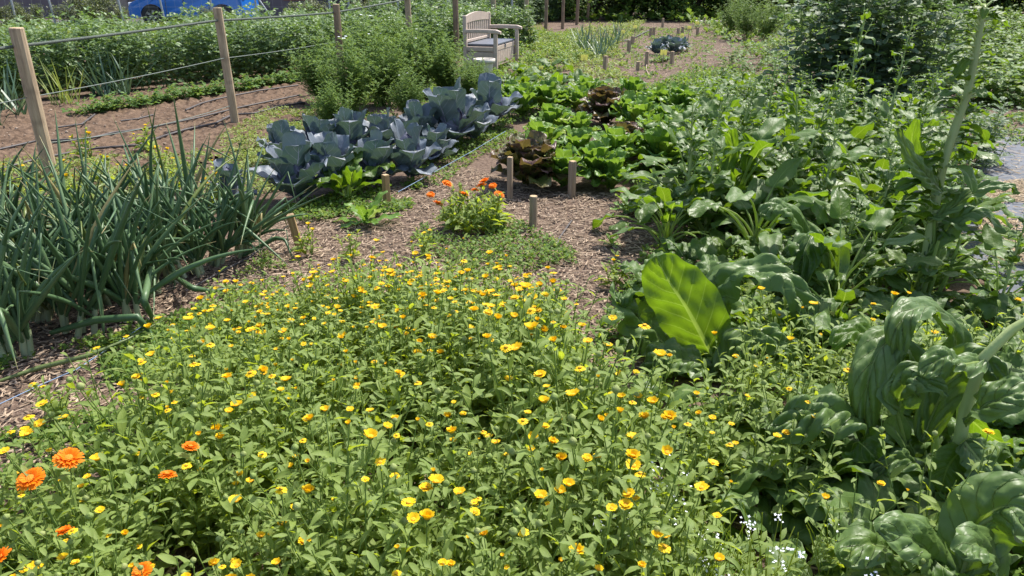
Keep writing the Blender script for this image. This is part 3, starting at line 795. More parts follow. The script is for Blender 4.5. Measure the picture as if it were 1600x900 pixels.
cover('weed_ground_cover', wpoly([(560,90),(700,60),(900,52),(930,90),(850,125),(760,140),(560,170)]), 5000, 'weed', .04, .09, .28, 'leafy weeds around the storage bench')
cover('weed_ground_cover', wpoly([(640,190),(790,150),(810,250),(760,240),(680,300),(640,300)]), 1500, 'weed', .02, .04, .10, 'small weeds between the cabbages and lettuces')
cover('weed_ground_cover', wpoly([(1000,300),(1120,330),(1020,430),(985,560),(900,560),(960,470),(1010,380)]), 800, 'weed', .02, .045, .08, 'weeds spilling from the chard onto the path edge')
cover('weed_ground_cover', wpoly([(430,330),(540,300),(660,290),(640,330),(560,345),(470,350)]), 900, 'weed', .02, .04, .10, 'small weeds at the foot of the cabbages')
cover('weed_ground_cover', wpoly([(-60,700),(-60,580),(140,540),(330,480),(320,560),(150,690)]), 1500, 'weed', .015, .035, .10, 'weeds between the onion row and the marigold bed')

# ------------------------------------------------------------------ copy helpers
def put(parts, root_name, x, y, label, cat, group, rz=0, s=1, tilt=(0,0), z=0):
    "parts: list of (name, mesh). One part -> a single mesh thing; several -> Empty + children"
    if len(parts) == 1:
        o = obj(root_name, parts[0][1], None, (x, y, z), rz); o.scale = (s,)*3
        o.rotation_euler = (tilt[0], tilt[1], rz); tag(o, label, cat, group); return o
    r = empty(root_name, (x, y, z), rz, s, tilt); tag(r, label, cat, group)
    for n, me in parts: obj(n, me, r)
    return r

# ------------------------------------------------------------------ calendulas
FM = [M['yel'], M['yeld'], M['calstem']]
yflow = [make_flower(k, r=.0150 + .0018 * (k % 4), np_=15 + k % 4, rings=1 + (k % 3 == 0), up=.45 + .2 * (k % 4), mats=FM) for k in range(8)] + [make_flower(70 + k, r=.011, np_=12, up=1.25, mats=FM) for k in range(2)] + [make_flower(74 + k, r=.014, np_=14, up=-.1, mats=FM) for k in range(2)]
oflow = [make_flower(50 + k, r=.034 + .003 * (k % 2), np_=30, rings=3, up=.1 + .1 * k, mats=[M['org'], M['orgd'], M['calstem']]) for k in range(3)]
cal_lo = [make_calendula(100 + k, h=.33, ns=8) for k in range(7)]
cal_hi = [make_calendula(120 + k, h=.40, ns=8) for k in range(6)]
cal_sm = [make_calendula(140 + k, h=.20, ns=4) for k in range(3)]
def up_quat(d_, rng): 
    v = (d_ + Vector((rng.uniform(-.35,.35), rng.uniform(-.35,.2), 1.2))).normalized()
    return v.to_track_quat('Z', 'Y').to_euler()
def calendula(x, y, var, label, group, rng, s=1, nf=2, flowers=None, nforange=0):
    me, tips = var
    r = empty('marigold_plant', (x, y, 0), rng.uniform(0, 6.28), s); tag(r, label, 'marigold', group)
    obj('foliage', me, r)
    tips = sorted(tips, key=lambda t: -t[0].z); top = tips[:max(nf + nforange + 2, 4)]; rng.shuffle(top)
    for k in range(min(nf + nforange, len(top))):
        p, d_ = top[k]
        if k < nforange: fo = obj('flower', oflow[rng.randrange(3)], r); fo['label'] = 'large orange flower'; fs = 1.0
        else: fo = obj('flower', yflow[rng.randrange(12)], r); fs = rng.uniform(.6,1.12)
        fo.location = p + d_ * .004; fo.scale = (fs / s,) * 3 if k < nforange else (fs,)*3
        e = up_quat(d_, rng); fo.rotation_euler = e
    return r

bed = wpoly([(290,490),(330,445),(470,400),(640,385),(790,400),(880,470),(935,590),(1040,690),(1180,720),(1250,800),(1270,960),(1270,1010),(-160,1010),(-160,690),(40,700),(150,640),(220,570)], .33)
pts = scatter(rg, bed, .112, 14000)
zones = [
 (lambda x,y: y > 2.95, 'low yellow marigold at the far edge of the bed bordering the wood chip path'),
 (lambda x,y: y > 2.5 and x < -.35, 'yellow marigold on the onion side of the bed, well behind the orange blooms'),
 (lambda x,y: y > 2.5, 'yellow marigold in the bed alongside the wood chip path'),
 (lambda x,y: x < -.75, 'yellow marigold growing among the orange blooms at the left front'),
 (lambda x,y: x > .55, 'yellow marigold at the chard side of the bed, near the tiny white flowers'),
 (lambda x,y: y > 1.95 and x > .0, 'yellow marigold in the middle of the bed, towards the chard side'),
 (lambda x,y: y > 1.95, 'yellow marigold in the middle of the bed, towards the onion side'),
 (lambda x,y: True, 'tall leafy yellow marigold at the near edge of the bed'),
]
GC = 'yellow marigolds massed in the bed'
for x, y in pts:
    lab = next(l for f, l in zones if f(x, y))
    far = y > 2.5
    if y > 3.05: v = cal_lo[rg.randrange(7)]
    elif far: v = cal_lo[rg.randrange(7)] if y < 3.05 else cal_lo[rg.randrange(7)]
    else: v = cal_hi[rg.randrange(5)] if rg.random() < .55 else cal_lo[rg.randrange(7)]
    if y < 1.0: continue
    cl = noise.noise(Vector((x * 2.3, y * 2.3, 4)))
    if y < 2.3 and cl < -.05 and rg.random() < .5: continue
    nf = rg.choice((4, 4, 5, 6)) if far else rg.choice((2, 3, 3, 4))
    calendula(x, y, v, lab, GC, rg, rg.uniform(.78, 1.1) * (1 + (.4 * cl if y < 2.2 else 0)) * (.92 + .28 * math.exp(-((x - .05)**2 / .5 + (y - 2.35)**2 / .35))), nf)
# the chard side stragglers
for k, (px, py) in enumerate([(1190,560),(1240,530),(1300,560),(1350,545),(1400,560),(1330,600),(1270,600),(1440,590),(1380,520),(1190,620),(1250,660),(1160,600),(1310,640),(1100,690),(1330,860),(1460,800),(1210,480),(1470,540),(1540,540)]):
    p = W(px, py + 25, .12)
    calendula(p.x, p.y, cal_hi[k % 5], 'yellow marigold standing up between the large chard leaves', 'marigolds among the chard', rg, rg.uniform(.72,1.0), rg.choice((1,2,3)))
for k, (px, py) in enumerate([(120,330),(60,330),(160,290),(210,300),(250,270),(100,290),(40,360),(190,340),(280,300),(140,250),(230,240),(330,330),(20,300),(350,300)]):
    p = W(px, py, 0)
    calendula(p.x, p.y, cal_sm[k % 3], 'small yellow marigold by the fence line behind the onions', 'marigolds behind the onions', rg, rg.uniform(1.0,1.4), 3)
for px, py, l in [(485,392,'single small yellow marigold nearest the leaning stake'), (550,400,'small yellow marigold on wood chips in front of the toothed rosette'), (665,395,'small yellow marigold on wood chips by the orange marigold'),
                  (960,440,'lone yellow marigold on the path beside the big upright chard leaf'), (230,655,'yellow marigold on dark litter by the fallen onion leaves'), (90,650,'yellow marigold beside the blue twine')]:
    p = W(px, py + 8, .0); calendula(p.x, p.y, cal_sm[rg.randrange(3)], l, 'scattered marigolds', rg, .9, 2)
# orange flowering marigolds at the left front: (flower pixel, height)
for k, (px, py, l) in enumerate([(48,748,'large orange marigold, lower of the two big blooms by the dark litter'), (108,716,'large orange marigold, upper of the two big blooms by the dark litter'), (298,698,'orange marigold with a yellow bloom in front of it'),
                                 (262,742,'pair of half hidden orange marigold blooms'), (100,830,'wilted orange marigold between yellow blooms'), (-2,872,'orange marigold cut by the left photo border'), (222,892,'orange marigold bloom barely showing at the lower photo border')]):
    z = .40 if k not in (3, 4, 6) else .31; p = W(px, py, z)
    me, tips = cal_lo[k % 7]; tp, d_ = max(tips, key=lambda t: t[0].z)
    s = z / tp.z
    r = empty('marigold_plant', (p.x - tp.x * s, p.y - tp.y * s, 0), 0, s); tag(r, l, 'marigold', 'orange marigolds')
    obj('foliage', me, r)
    fo = obj('flower', oflow[k % 3], r); fo.location = tp; fo.scale = ((1.0, .92, .62, .7, .6, .8, .7)[k] / s,)*3; fo.rotation_euler = (R(18), 0, k)
# orange clump on the path
p = W(742, 360); r = empty('marigold_plant', (p.x, p.y, 0), 0, .9)
tag(r, 'leafy orange marigold clump with eight blooms on the wood chip path', 'marigold')
for k in range(8):
    a = k * .9; q_ = .16 if k < 7 else 0; o = obj('foliage', cal_sm[k % 3][0], r); o.location = (math.cos(a)*q_, math.sin(a)*q_, 0); o.rotation_euler = (0,0,k); o.scale = (1.35,1.35,1.45)
stem = MB()
for k, (px, py) in enumerate([(673,304),(699,287),(725,304),(742,297),(752,290),(757,283),(770,290),(780,304),(684,318)]):
    y = p.y + .02 * math.sin(k * 2.3); q = WD(px, py, y); fo = obj('flower', oflow[k % 3], r); loc = (q - Vector((p.x, p.y, 0))) / .9
    fo.location = loc; fo.scale = (.92 + .12 * (k % 3),)*3; fo.rotation_euler = (R(25), R(8 * math.sin(k)), k)
    b = Vector((loc.x * .3, loc.y * .3, .02)); stem.tube([b, b.lerp(loc, .5) + Vector((0,0,.02)), Vector(loc) - Vector((0,0,.004))], [.003,.0025,.002], 5, 0, cap=False)
obj('flower_stems', stem.mesh('flower_stems', [M['calstem']]), r)

# tiny white flowers
def make_white(seed):
    rng = random.Random(seed); mb = MB()
    for s in range(16):
        az = rng.uniform(0, 6.28); pts_ = arc((rng.uniform(-.04,.04), rng.uniform(-.04,.04), 0), az, rng.uniform(.9,1.5), rng.uniform(.16,.26), .2, 3)
        mb.tube(pts_, .001, 3, 1, cap=False)
        for k in range(5): blade(mb, arc(pts_[1 + k % 2], k*2.2, .7, .03, .5, 2), .005, .6, .7, 1, 3, rng=rng, mat=1)
        for k in range(8 if s < 4 else 0):
            c = pts_[-1] + Vector((rng.gauss(0,.009), rng.gauss(0,.009), rng.gauss(0,.006)))
            t = rng.uniform(0, 6.28); n = Vector((rng.uniform(-.5,.5), rng.uniform(-.7,.2), 1)).normalized(); u = n.orthogonal().normalized(); v = n.cross(u)
            mb.face([c + (u * math.cos(t + i*PI/4) + v * math.sin(t + i*PI/4)) * (.0036 if i % 2 else .0018) for i in range(8)], 0)
    return mb.mesh('white_flower_plant', [M['white'], M['cal']])
whs = [make_white(k) for k in range(3)]
for k, (px, py) in enumerate([(1010,830),(1040,815),(1085,825),(1010,850),(1150,835),(1215,845),(1200,822),(985,855),(1060,860),(1015,885),(1110,895),(1030,895),(1335,830),(1170,890)]):
    p = W(px, py, .26)
    put([('white_flower_plant', whs[k % 3])], 'white_flower_plant', p.x, p.y, 'plant with clusters of tiny white flowers at the near edge, below the marigolds', 'wildflower', 'tiny white flowers', k, 1.15 + .15 * (k % 3))

# ------------------------------------------------------------------ onions
on = [make_onion(k, nsh=5 + k % 2, h=.64 + .05 * (k % 3)) for k in range(7)]
opos = [(10,520),(70,500),(130,520),(30,560),(95,470),(160,480),(205,500),(240,465),(180,440),(120,430),(60,440),(0,460),(275,440),(310,430),(240,420),(340,415),(300,400),(20,410),(170,405),(380,400),(-40,500),(-60,560),(-40,440)]
for k, (px, py) in enumerate(opos):
    p = W(px, py)
    lab = ('large dark green onion clump in the right half of its row, nearest the leaning stake' if px > 290 else 'large dark green onion clump in the middle of the onion row' if px > 140 else 'large dark green onion clump at the left photo border') 
    put([('leaves', on[k % 7][0]), ('stem', on[k % 7][1])], 'onion_plant', p.x, p.y, lab, 'onion', 'onions in the row', k * 1.3, rg.uniform(.9, 1.1), tilt=(rg.uniform(-.2,.2), rg.uniform(-.05,.32)))
# fallen onion leaves reaching right and forwards
def onion_hero(path, r, label, mat='onion'):
    mb = MB(); n = 16; P = []
    for j in range(n + 1):
        t = j / n * (len(path) - 1); i = min(int(t), len(path) - 2); P.append(path[i].lerp(path[i+1], t - i))
    mb.tube(P, [max(.001, r * (.7 + .5 * min(1, j/4)) * (1 - max(0, j/n - .4) / .6) ** .8) for j in range(n+1)], 8, 0, cap=False)
    o = obj('fallen_onion_leaf', mb.mesh('fallen_onion_leaf', [M[mat]])); tag(o, label, 'leaf')
onion_hero([W(240,500,.05), W(225,470,.2), W(236,420,.22), W(242,425,.2), W(240,500,.07)], .014, 'broad bent onion leaf folded over and hanging straight down')
onion_hero([W(80,520,.05), W(150,500,.12), W(215,495,.16), W(235,520,.06), W(250,560,.01)], .015, 'bent onion leaf arching over with its tip on the litter')
onion_hero([W(0,595,.02), W(60,575,.03), W(140,555,.06), W(200,530,.08), W(255,500,.08)], .009, 'pale yellowing onion leaf lying across the litter', 'leek')
onion_hero([W(330,400,.05), W(340,380,.10), W(375,374,.12), W(395,385,.06), W(410,400,.01)], .013, 'fallen onion leaf bent down just left of the leaning stake')
onion_hero([W(270,430,.05), W(300,450,.12), W(330,455,.06), W(400,445,.01)], .013, 'low onion leaf stretching towards the marigold bed')
onion_hero([W(380,400,.02), W(430,372,.12), W(445,374,.12), W(462,412,.01)], .011, 'folded onion leaf tip touching down right at the leaning stake')

# ------------------------------------------------------------------ red cabbages
cb = [make_cabbage(k, 1.0) for k in range(6)]
cpos = [(464,318,1.0,'red cabbage at the near end of the row, with a dark purple heart'),
        (520,300,.9,'red cabbage directly behind the curly chard plant'), (585,292,.95,'red cabbage just behind the square stake'),
        (640,282,.85,'low spreading red cabbage at the bare soil, past the square stake'), (505,255,1.05,'upright red cabbage in the back row below the feathery bush, leftmost there'),
        (550,250,.9,'red cabbage second in the back row below the feathery bush'), (600,243,.9,'red cabbage third in the back row, leaves spread flat'),
        (655,236,.95,'red cabbage beside the weedy stem in mid row'), (706,232,1.25,'tallest red cabbage with narrow upright leaves'),
        (765,200,1.2,'red cabbage at the far end of the row by the green plants'), (362,318,.6,'small dark red cabbage standing apart behind the onions'), (740,222,.9,'red cabbage tucked between the two tallest ones'), (445,262,.75,'red cabbage at the left corner of the row, half behind its neighbour'), (680,255,.75,'small red cabbage in front of the tallest one')]
for k, (px, py, s, l) in enumerate(cpos):
    p = W(px, py)
    ro_ = put([('outer_leaves', cb[k % 6][0]), ('head', cb[k % 6][1])], 'red_cabbage', p.x, p.y, l, 'cabbage', 'red cabbages in the row', k * 1.9, s * 1.13)
    ro_.scale.z *= 1.25 + .15 * math.sin(k * 2.7)

# ------------------------------------------------------------------ lettuces and small greens
lg = [make_lettuce(k, 'let', 24, .24, .058, 1.4, .16) for k in range(4)]
lr = [make_lettuce(20 + k, 'red', 60, .19, .042, 1.7, .28) for k in range(3)]
for k, (px, py, s, l) in enumerate([(826,292,1.95,'large dark red frilly lettuce behind the first thin stake'), (945,196,1.95,'dark red frilly lettuce at the back by the weeds'), (972,250,1.6,'brownish red frilly lettuce between green ones'), (880,205,1.0,'small red lettuce half hidden by green leaves')]):
    p = W(px, py); put([('lettuce', lr[k % 3])], 'red_lettuce', p.x, p.y, l, 'lettuce', 'red lettuces', k, s)
for k, (px, py, s, l) in enumerate([(862,222,1.25,'bright green romaine lettuce behind the dark red one'), (902,262,1.1,'green lettuce between the red lettuces, upright'), (880,295,1.05,'green lettuce right beside the rough topped stake'), (932,290,1.1,'green lettuce to the right of the rough topped stake'),
                                    (985,205,1.3,'long leaved green lettuce right of the back red lettuce'), (955,298,.95,'round green lettuce at the path corner'), (843,240,.9,'small green lettuce behind the front red one'), (905,225,1.0,'green lettuce in the middle of the lettuce patch'), (1010,260,1.0,'green lettuce nearest the chard thicket'), (1040,215,1.1,'green lettuce below the back path')]):
    p = W(px, py); put([('lettuce', lg[k % 4])], 'green_lettuce', p.x, p.y, l, 'lettuce', 'green lettuces', k, s).scale.z *= 1.3
for k, (px, py) in enumerate([(800,165),(830,172),(815,185),(855,180),(880,178),(905,182),(915,170),(985,175),(1005,185),(1030,180),(1000,215),(1060,190),(1075,215),(1020,235),(1055,245),(1030,275),(1065,270),(1080,245),(960,270),(845,265)]):
    p = W(px, py); put([('greens', lg[(k + 1) % 4])], 'leafy_green', p.x, p.y, 'loose leafy green plant filling in around the lettuces', 'lettuce', 'loose greens around the lettuces', k, .95 + .12 * (k % 4)).scale.z *= 1.35
# spinach like greens in front of the bench
ch_lo = [make_chard(200 + k, 9, .17, .055, .08, False, 0, 1.1, .35) for k in range(4)]
ch_md = [make_chard(220 + k, 12, .22, .070, .13, False, 0, 1.15, .2) for k in range(4)]
ch_hi = [make_chard(240 + k, 11, .27, .080, .15, True, 0, 1.1, .12) for k in range(5)]
ch_bo = [make_chard(260 + k, 8, .24, .075, .16, False, .78 + .08 * k, 1.2, .25) for k in range(4)]
ch_up = [make_chard(250 + k, 20, .20, .060, .38, False, .72 if k % 2 else 0, 1.45, .36) for k in range(5)]
for k, (px, py) in enumerate([(795,135),(820,140),(845,128),(870,138),(895,128),(812,122),(838,150),(880,155),(908,148),(858,112),(930,140),(785,150)]):
    p = W(px, py); put([('leaves', ch_lo[k % 4][0])], 'spinach_plant', p.x, p.y, 'glossy green spinach plant in the short row in front of the storage bench', 'spinach', 'spinach by the bench', k, 1.5)

def rosette(seed, n, L, Wd, lob, mat):
    rng = random.Random(seed); mb = MB()
    for k in range(n):
        az = k * 2.4; el = rng.uniform(.15, .6) if k < n * .6 else rng.uniform(.8, 1.3)
        blade(mb, arc((0,0,.01), az, el, L * rng.uniform(.7,1.1), rng.uniform(.3,.7), 4), Wd, .9, .5, 4, 20, fold=.2, ripple=.2, rf=3, rng=rng, lobes=lob, minw=.2)
    return mb.mesh('rosette', [M[mat]])
ro = rosette(3, 11, .17, .03, 6, 'let'); ro2 = rosette(4, 9, .11, .02, 5, 'let')
p = W(572,352); put([('r', ro)], 'weed_rosette', p.x, p.y, 'low toothed leaf rosette in front of the square stake', 'weed', None, .4, 1.5)
p = W(980,334); put([('r', ro2)], 'weed_rosette', p.x, p.y, 'small toothed rosette on the path at the chard edge', 'weed', None, 1.4, 1.6)
p = W(955,385); put([('r', ro2)], 'weed_rosette', p.x, p.y, 'tiny bright green seedling alone on the wood chips', 'weed', None, .4, .8)
hs = [make_chard(280 + k, 9, .26, .05, .10, True, 0, 1.35, .9) for k in range(1)]
p = W(545,312); put([('leaves', hs[0][0])], 'chard_plant', p.x, p.y, 'curly pale green young chard between the cabbages and square stake', 'chard', None, 1.2, 1.35)

# ------------------------------------------------------------------ chard thicket at the right
def chard(x, y, var, label, group, rz, s, tilt=(0,0)):
    lv, stl = var
    r = empty('chard_plant', (x, y, 0), rz, s, tilt); tag(r, label, 'chard', group)
    obj('leaves', lv, r)
    if stl: obj('flower_stalk', stl, r)
    return r
thick = wpoly([(1010,420),(1060,330),(1090,240),(1120,150),(1260,190),(1430,190),(1450,330),(1480,430),(1610,560),(1760,680),(1900,900),(1900,1100),(1300,1100),(1260,800),(1150,690),(1120,600),(1060,580),(990,500)])
tp = [p for p in scatter(rg, thick, .29, 6000)]
tall_xy = W(1437, 478)
hero_xy = [W(1118, 590), W(1350, 640), W(1530, 800), W(1270, 450)]
for k, (x, y) in enumerate(tp):
    if y < 1.5: continue
    px, py = project((x, y, 0))
    if (Vector((x, y, 0)) - hero_xy[0]).length < .30: continue
    if px < 1130 and py > 430: v = ch_hi[k % 4]; s = .8; lab = 'broad dark chard along the wood chip path edge'
    elif y > 6.5: v = ch_bo[k % 4] if rg.random() < .12 else ch_up[k % 5]; s = rg.uniform(.8, 1.05) if 7.5 > y else rg.uniform(.65, .85); lab = 'leafy chard in the far part of the thicket by the broad bean clump'
    elif y > 4.0: v = ch_up[k % 5] if rg.random() < .85 else ch_bo[k % 4]; s = rg.uniform(.9, 1.3); lab = 'dark green chard halfway back in the thicket, some of it bolting'
    elif y > 2.9: v = ch_hi[k % 4] if rg.random() < .4 else ch_up[k % 5]; s = rg.uniform(.75, 1.0); lab = 'crinkled dark chard around the foot of the tall pale stalk'
    else: v = ch_hi[k % 4]; s = rg.uniform(.75, 1.0); lab = 'large glossy chard at the near right, in front of the pale stalk'
    chard(x, y, v, lab, 'chard plants of the thicket', rg.uniform(0, 6.28), s, (rg.uniform(-.1,.1), rg.uniform(-.1,.1)))

for k, (px, py) in enumerate([(1080,700),(1150,780),(1210,860),(1180,700),(1270,780),(1030,650)]):
    p = W(px, py); chard(p.x, p.y, ch_lo[k % 4], 'small shaded chard at the foot of the marigolds, left of the large drooping leaves', 'small chards by the marigolds', k * 1.3, 1.0)
for k, (px, py) in enumerate([(1110,735),(1180,790),(1140,690),(1230,740),(1090,790),(1240,820),(1010,690)]):
    p = W(px, py); calendula(p.x, p.y, cal_lo[k % 7], 'loose yellow marigold on the strip between the bed and the large drooping chard leaves', 'marigolds between bed and chard', rg, .95, 2)
def hero_leaf(name, root, path, w, mat, hint, label=None, blister=.13, ripple=.12, a=.42, b=.55, fold=.18, r0=.012, pet=None, roll=0, cup=-.1, seed=0):
    rng = random.Random(seed); mb = MB()
    if mat == 'chard': mat = 'chardbig'; blister = blister * 1.6 + .05
    if pet: mb.tube(pet + [path[0]], [r0 * (1.35 - .35 * j / len(pet)) for j in range(len(pet) + 1)], 8, 1, cap=False)
    blade(mb, path, w, a, b, 22, 44, fold=fold, ripple=ripple * 1.3, rf=3.3 + seed % 3, blister=blister * 1.15, nvein=8, vk=1.9, hint=hint, rng=rng, cup=cup, roll=roll)
    n = len(path)
    if mat != 'chardlit': mb.tube([q + (hint.normalized() * -.004) for q in path[:-1]], [max(.0015, r0 * .8 * (1 - j / n)) for j in range(n-1)], 6, 1, cap=False)
    o = obj(name, mb.mesh(name, [M[mat], M['rib']])); o.parent = root
    o.matrix_parent_inverse = root.matrix_world.inverted()
    if label: o['label'] = label
    return o
bpy.context.view_layer.update()
# 1: the big backlit leaf
b = W(1118, 592); r = empty('chard_plant', b); tag(r, 'chard at the path edge with one huge upright glowing green leaf', 'chard'); bpy.context.view_layer.update()
y0 = b.y
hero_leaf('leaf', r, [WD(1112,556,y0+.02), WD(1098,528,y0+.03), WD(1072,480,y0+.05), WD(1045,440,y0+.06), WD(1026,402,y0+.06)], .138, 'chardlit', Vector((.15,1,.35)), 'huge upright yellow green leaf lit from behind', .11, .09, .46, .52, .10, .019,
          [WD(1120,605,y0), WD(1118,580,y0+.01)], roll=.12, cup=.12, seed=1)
hero_leaf('leaf', r, [WD(1085,590,y0+.05), WD(1040,540,y0+.15), WD(1000,500,y0+.2), WD(985,450,y0+.2), WD(970,470,y0+.12)], .125, 'chard', Vector((-.3,-.1,1)), None, .2, .2, seed=2, pet=[WD(1110,605,y0+.01)])
hero_leaf('leaf', r, [WD(1100,520,y0+.2), WD(1120,460,y0+.25), WD(1170,425,y0+.22), WD(1225,440,y0+.15), WD(1258,500,y0+.05)], .105, 'chard', Vector((.1,-.2,1)), None, .22, .16, seed=3, pet=[WD(1118,590,y0+.03)])
hero_leaf('leaf', r, [WD(1105,585,y0-.02), WD(1075,565,y0-.05), WD(1040,560,y0-.08), WD(1010,585,y0-.1)], .09, 'chard', Vector((-.1,-.4,1)), None, .2, .16, seed=4, pet=[WD(1115,600,y0)])
hero_leaf('leaf', r, [WD(1125,590,y0-.02), WD(1160,540,y0-.03), WD(1200,530,y0-.08), WD(1250,560,y0-.14)], .085, 'chard', Vector((.1,-.4,1)), None, .2, .16, seed=5, pet=[WD(1120,600,y0)])
# 2: large drooping leaves in the near right
b = W(1420, 760); r = empty('chard_plant', b); tag(r, 'chard with very large drooping blistered leaves right of the marigolds', 'chard'); bpy.context.view_layer.update(); y0 = b.y
hero_leaf('leaf', r, [WD(1455,640,y0+.1), WD(1420,560,y0+.12), WD(1380,540,y0+.06), WD(1355,600,y0), WD(1350,690,y0-.04)], .068, 'chard', Vector((-.5,-.5,1)), None, .16, .14, seed=6, pet=[WD(1450,760,y0), WD(1462,700,y0+.05)])
hero_leaf('leaf', r, [WD(1400,700,y0), WD(1340,655,y0-.02), WD(1270,650,y0-.06), WD(1205,690,y0-.1)], .085, 'chard', Vector((0,-.3,1)), None, .24, .25, seed=7, pet=[WD(1430,760,y0)])
hero_leaf('leaf', r, [WD(1500,620,y0+.15), WD(1490,530,y0+.2), WD(1450,480,y0+.15), WD(1410,500,y0+.06), WD(1400,570,y0+.02)], .058, 'chard', Vector((-.4,-.4,1)), None, .16, .16, seed=8, pet=[WD(1460,760,y0), WD(1500,690,y0+.1)])
hero_leaf('leaf', r, [WD(1360,800,y0-.05), WD(1330,730,y0-.05), WD(1340,690,y0-.1), WD(1370,720,y0-.16)], .08, 'chardlit', Vector((-.3,-.4,1)), None, .14, .16, seed=9, pet=[WD(1400,800,y0)])
for j, (pp, w_) in enumerate([([(1440,690,0),(1480,600,.05),(1530,560,.02),(1560,600,-.04)], .06), ([(1420,720,0),(1400,640,-.05),(1430,590,-.08),(1480,620,-.12)], .06), ([(1380,760,0),(1310,740,-.05),(1260,760,-.1),(1230,800,-.14)], .055), ([(1450,780,0),(1440,740,-.05),(1400,720,-.1),(1360,750,-.14)], .05), ([(1430,640,.1),(1400,560,.2),(1340,520,.2),(1300,540,.15)], .06)]):
    hero_leaf('leaf', r, [WD(a_, b_, y0 + c_) for a_, b_, c_ in pp], w_, 'chardlit' if j == 4 else 'chard', Vector((-.2,-.4,1)), None, .2, .2, seed=60+j)
# 3: the bolted stem at the right border
b = W(1508, 790); r = empty('chard_plant', b); tag(r, 'bolting chard with a thick bent green stem near the right photo border', 'chard'); bpy.context.view_layer.update(); y0 = b.y
mb = MB(); sp = [WD(1500,800,y0), WD(1497,700,y0+.02), WD(1508,640,y0+.05), WD(1535,560,y0+.08), WD(1580,515,y0+.1), WD(1640,480,y0+.1)]
mb.tube(sp, [.021,.019,.018,.016,.014,.012], 9, 0, cap=False)
o = obj('stem', mb.mesh('stem', [M['stalk']])); o.parent = r; o.matrix_parent_inverse = r.matrix_world.inverted()
hero_leaf('leaf', r, [WD(1510,660,y0), WD(1545,630,y0-.04), WD(1600,615,y0-.06), WD(1660,640,y0-.08)], .06, 'chard', Vector((0,-.4,1)), None, .12, .1, seed=10)
hero_leaf('leaf', r, [WD(1505,690,y0-.01), WD(1530,720,y0-.05), WD(1535,760,y0-.07), WD(1520,800,y0-.08)], .07, 'chard', Vector((.4,-1,.5)), None, .08, .1, seed=11)
hero_leaf('leaf', r, [WD(1505,700,y0+.0), WD(1480,730,y0-.03), WD(1470,770,y0-.05)], .05, 'chardlit', Vector((-.4,-1,.3)), None, .08, .1, seed=12)
hero_leaf('leaf', r, [WD(1535,565,y0+.08), WD(1500,570,y0+.02), WD(1470,560,y0), WD(1440,590,y0-.03)], .05, 'chard', Vector((0,-.3,1)), None, .14, .15, seed=13)
hero_leaf('leaf', r, [WD(1510,650,y0+.05), WD(1560,690,y0+.05), WD(1620,690,y0+.05)], .05, 'chardlit', Vector((0,.5,1)), None, .14, .15, seed=14)
# 4: bottom right glossy leaves
b = W(1540, 960); r = empty('chard_plant', b); tag(r, 'glossy chard with broad smooth leaves in the lower right corner', 'chard'); bpy.context.view_layer.update(); y0 = b.y
hero_leaf('leaf', r, [WD(1420,930,y0), WD(1400,870,y0+.03), WD(1360,850,y0), WD(1310,880,y0-.05)], .07, 'chard', Vector((0,-.4,1)), None, .12, .1, seed=15)
hero_leaf('leaf', r, [WD(1500,900,y0+.02), WD(1530,820,y0+.06), WD(1580,790,y0+.04), WD(1660,830,y0-.02)], .095, 'chard', Vector((-.1,-.7,1)), None, .08, .06, seed=16)
hero_leaf('leaf', r, [WD(1560,940,y0), WD(1550,880,y0), WD(1525,850,y0-.05), WD(1500,870,y0-.1)], .06, 'chard', Vector((0,-.6,1)), None, .1, .1, seed=17)
hero_leaf('leaf', r, [WD(1470,940,y0), WD(1450,870,y0), WD(1420,840,y0-.03), WD(1370,830,y0-.05)], .075, 'chard', Vector((-.2,-.6,1)), None, .12, .1, seed=18)
# 5: mid distance crinkled leaves
b = W(1290, 480); r = empty('chard_plant', b); tag(r, 'chard with wide crinkled sunlit leaf leaning over the path side', 'chard'); bpy.context.view_layer.update(); y0 = b.y
hero_leaf('leaf', r, [WD(1300,470,y0), WD(1295,400,y0+.05), WD(1275,365,y0), WD(1258,390,y0-.1), WD(1250,450,y0-.15)], .105, 'chard', Vector((-.6,-.3,1)), None, .18, .12, seed=19)
hero_leaf('leaf', r, [WD(1290,450,y0+.2), WD(1260,370,y0+.3), WD(1220,325,y0+.25), WD(1190,340,y0+.2)], .085, 'chard', Vector((-.3,-.5,1)), None, .15, .12, seed=20)
# 6: the very tall pale stalk
b = tall_xy; r = empty('chard_plant', b); tag(r, 'tall bolted chard with a thick ridged pale stalk rising above everything', 'chard'); bpy.context.view_layer.update(); y0 = b.y
path = [(1437,480),(1442,430),(1452,370),(1462,310),(1474,255),(1492,200),(1510,150),(1522,95),(1532,40),(1536,5)]
sp = [WD(px, py, y0 + .01 * k) for k, (px, py) in enumerate(path)]
mb = MB(); rows = []
for k, q in enumerate(sp):
    rr = .026 * (1 - .55 * k / 9); t = (sp[min(k+1,9)] - sp[max(k-1,0)]).normalized(); u = Vector((1,0,0)); u = (u - t*u.dot(t)).normalized(); v = t.cross(u)
    rows.append([q + (u * math.cos(2*PI*i/20) + v * math.sin(2*PI*i/20)) * rr * (1.0 if i % 2 else .78) * (1.12 if k in (3, 5, 7) else 1) for i in range(20)])
mb.grid(rows, 0, close=True)
o = obj('stalk', mb.mesh('stalk', [M['stalk']])); o.parent = r; o.matrix_parent_inverse = r.matrix_world.inverted()
rl = random.Random(31); mb = MB()
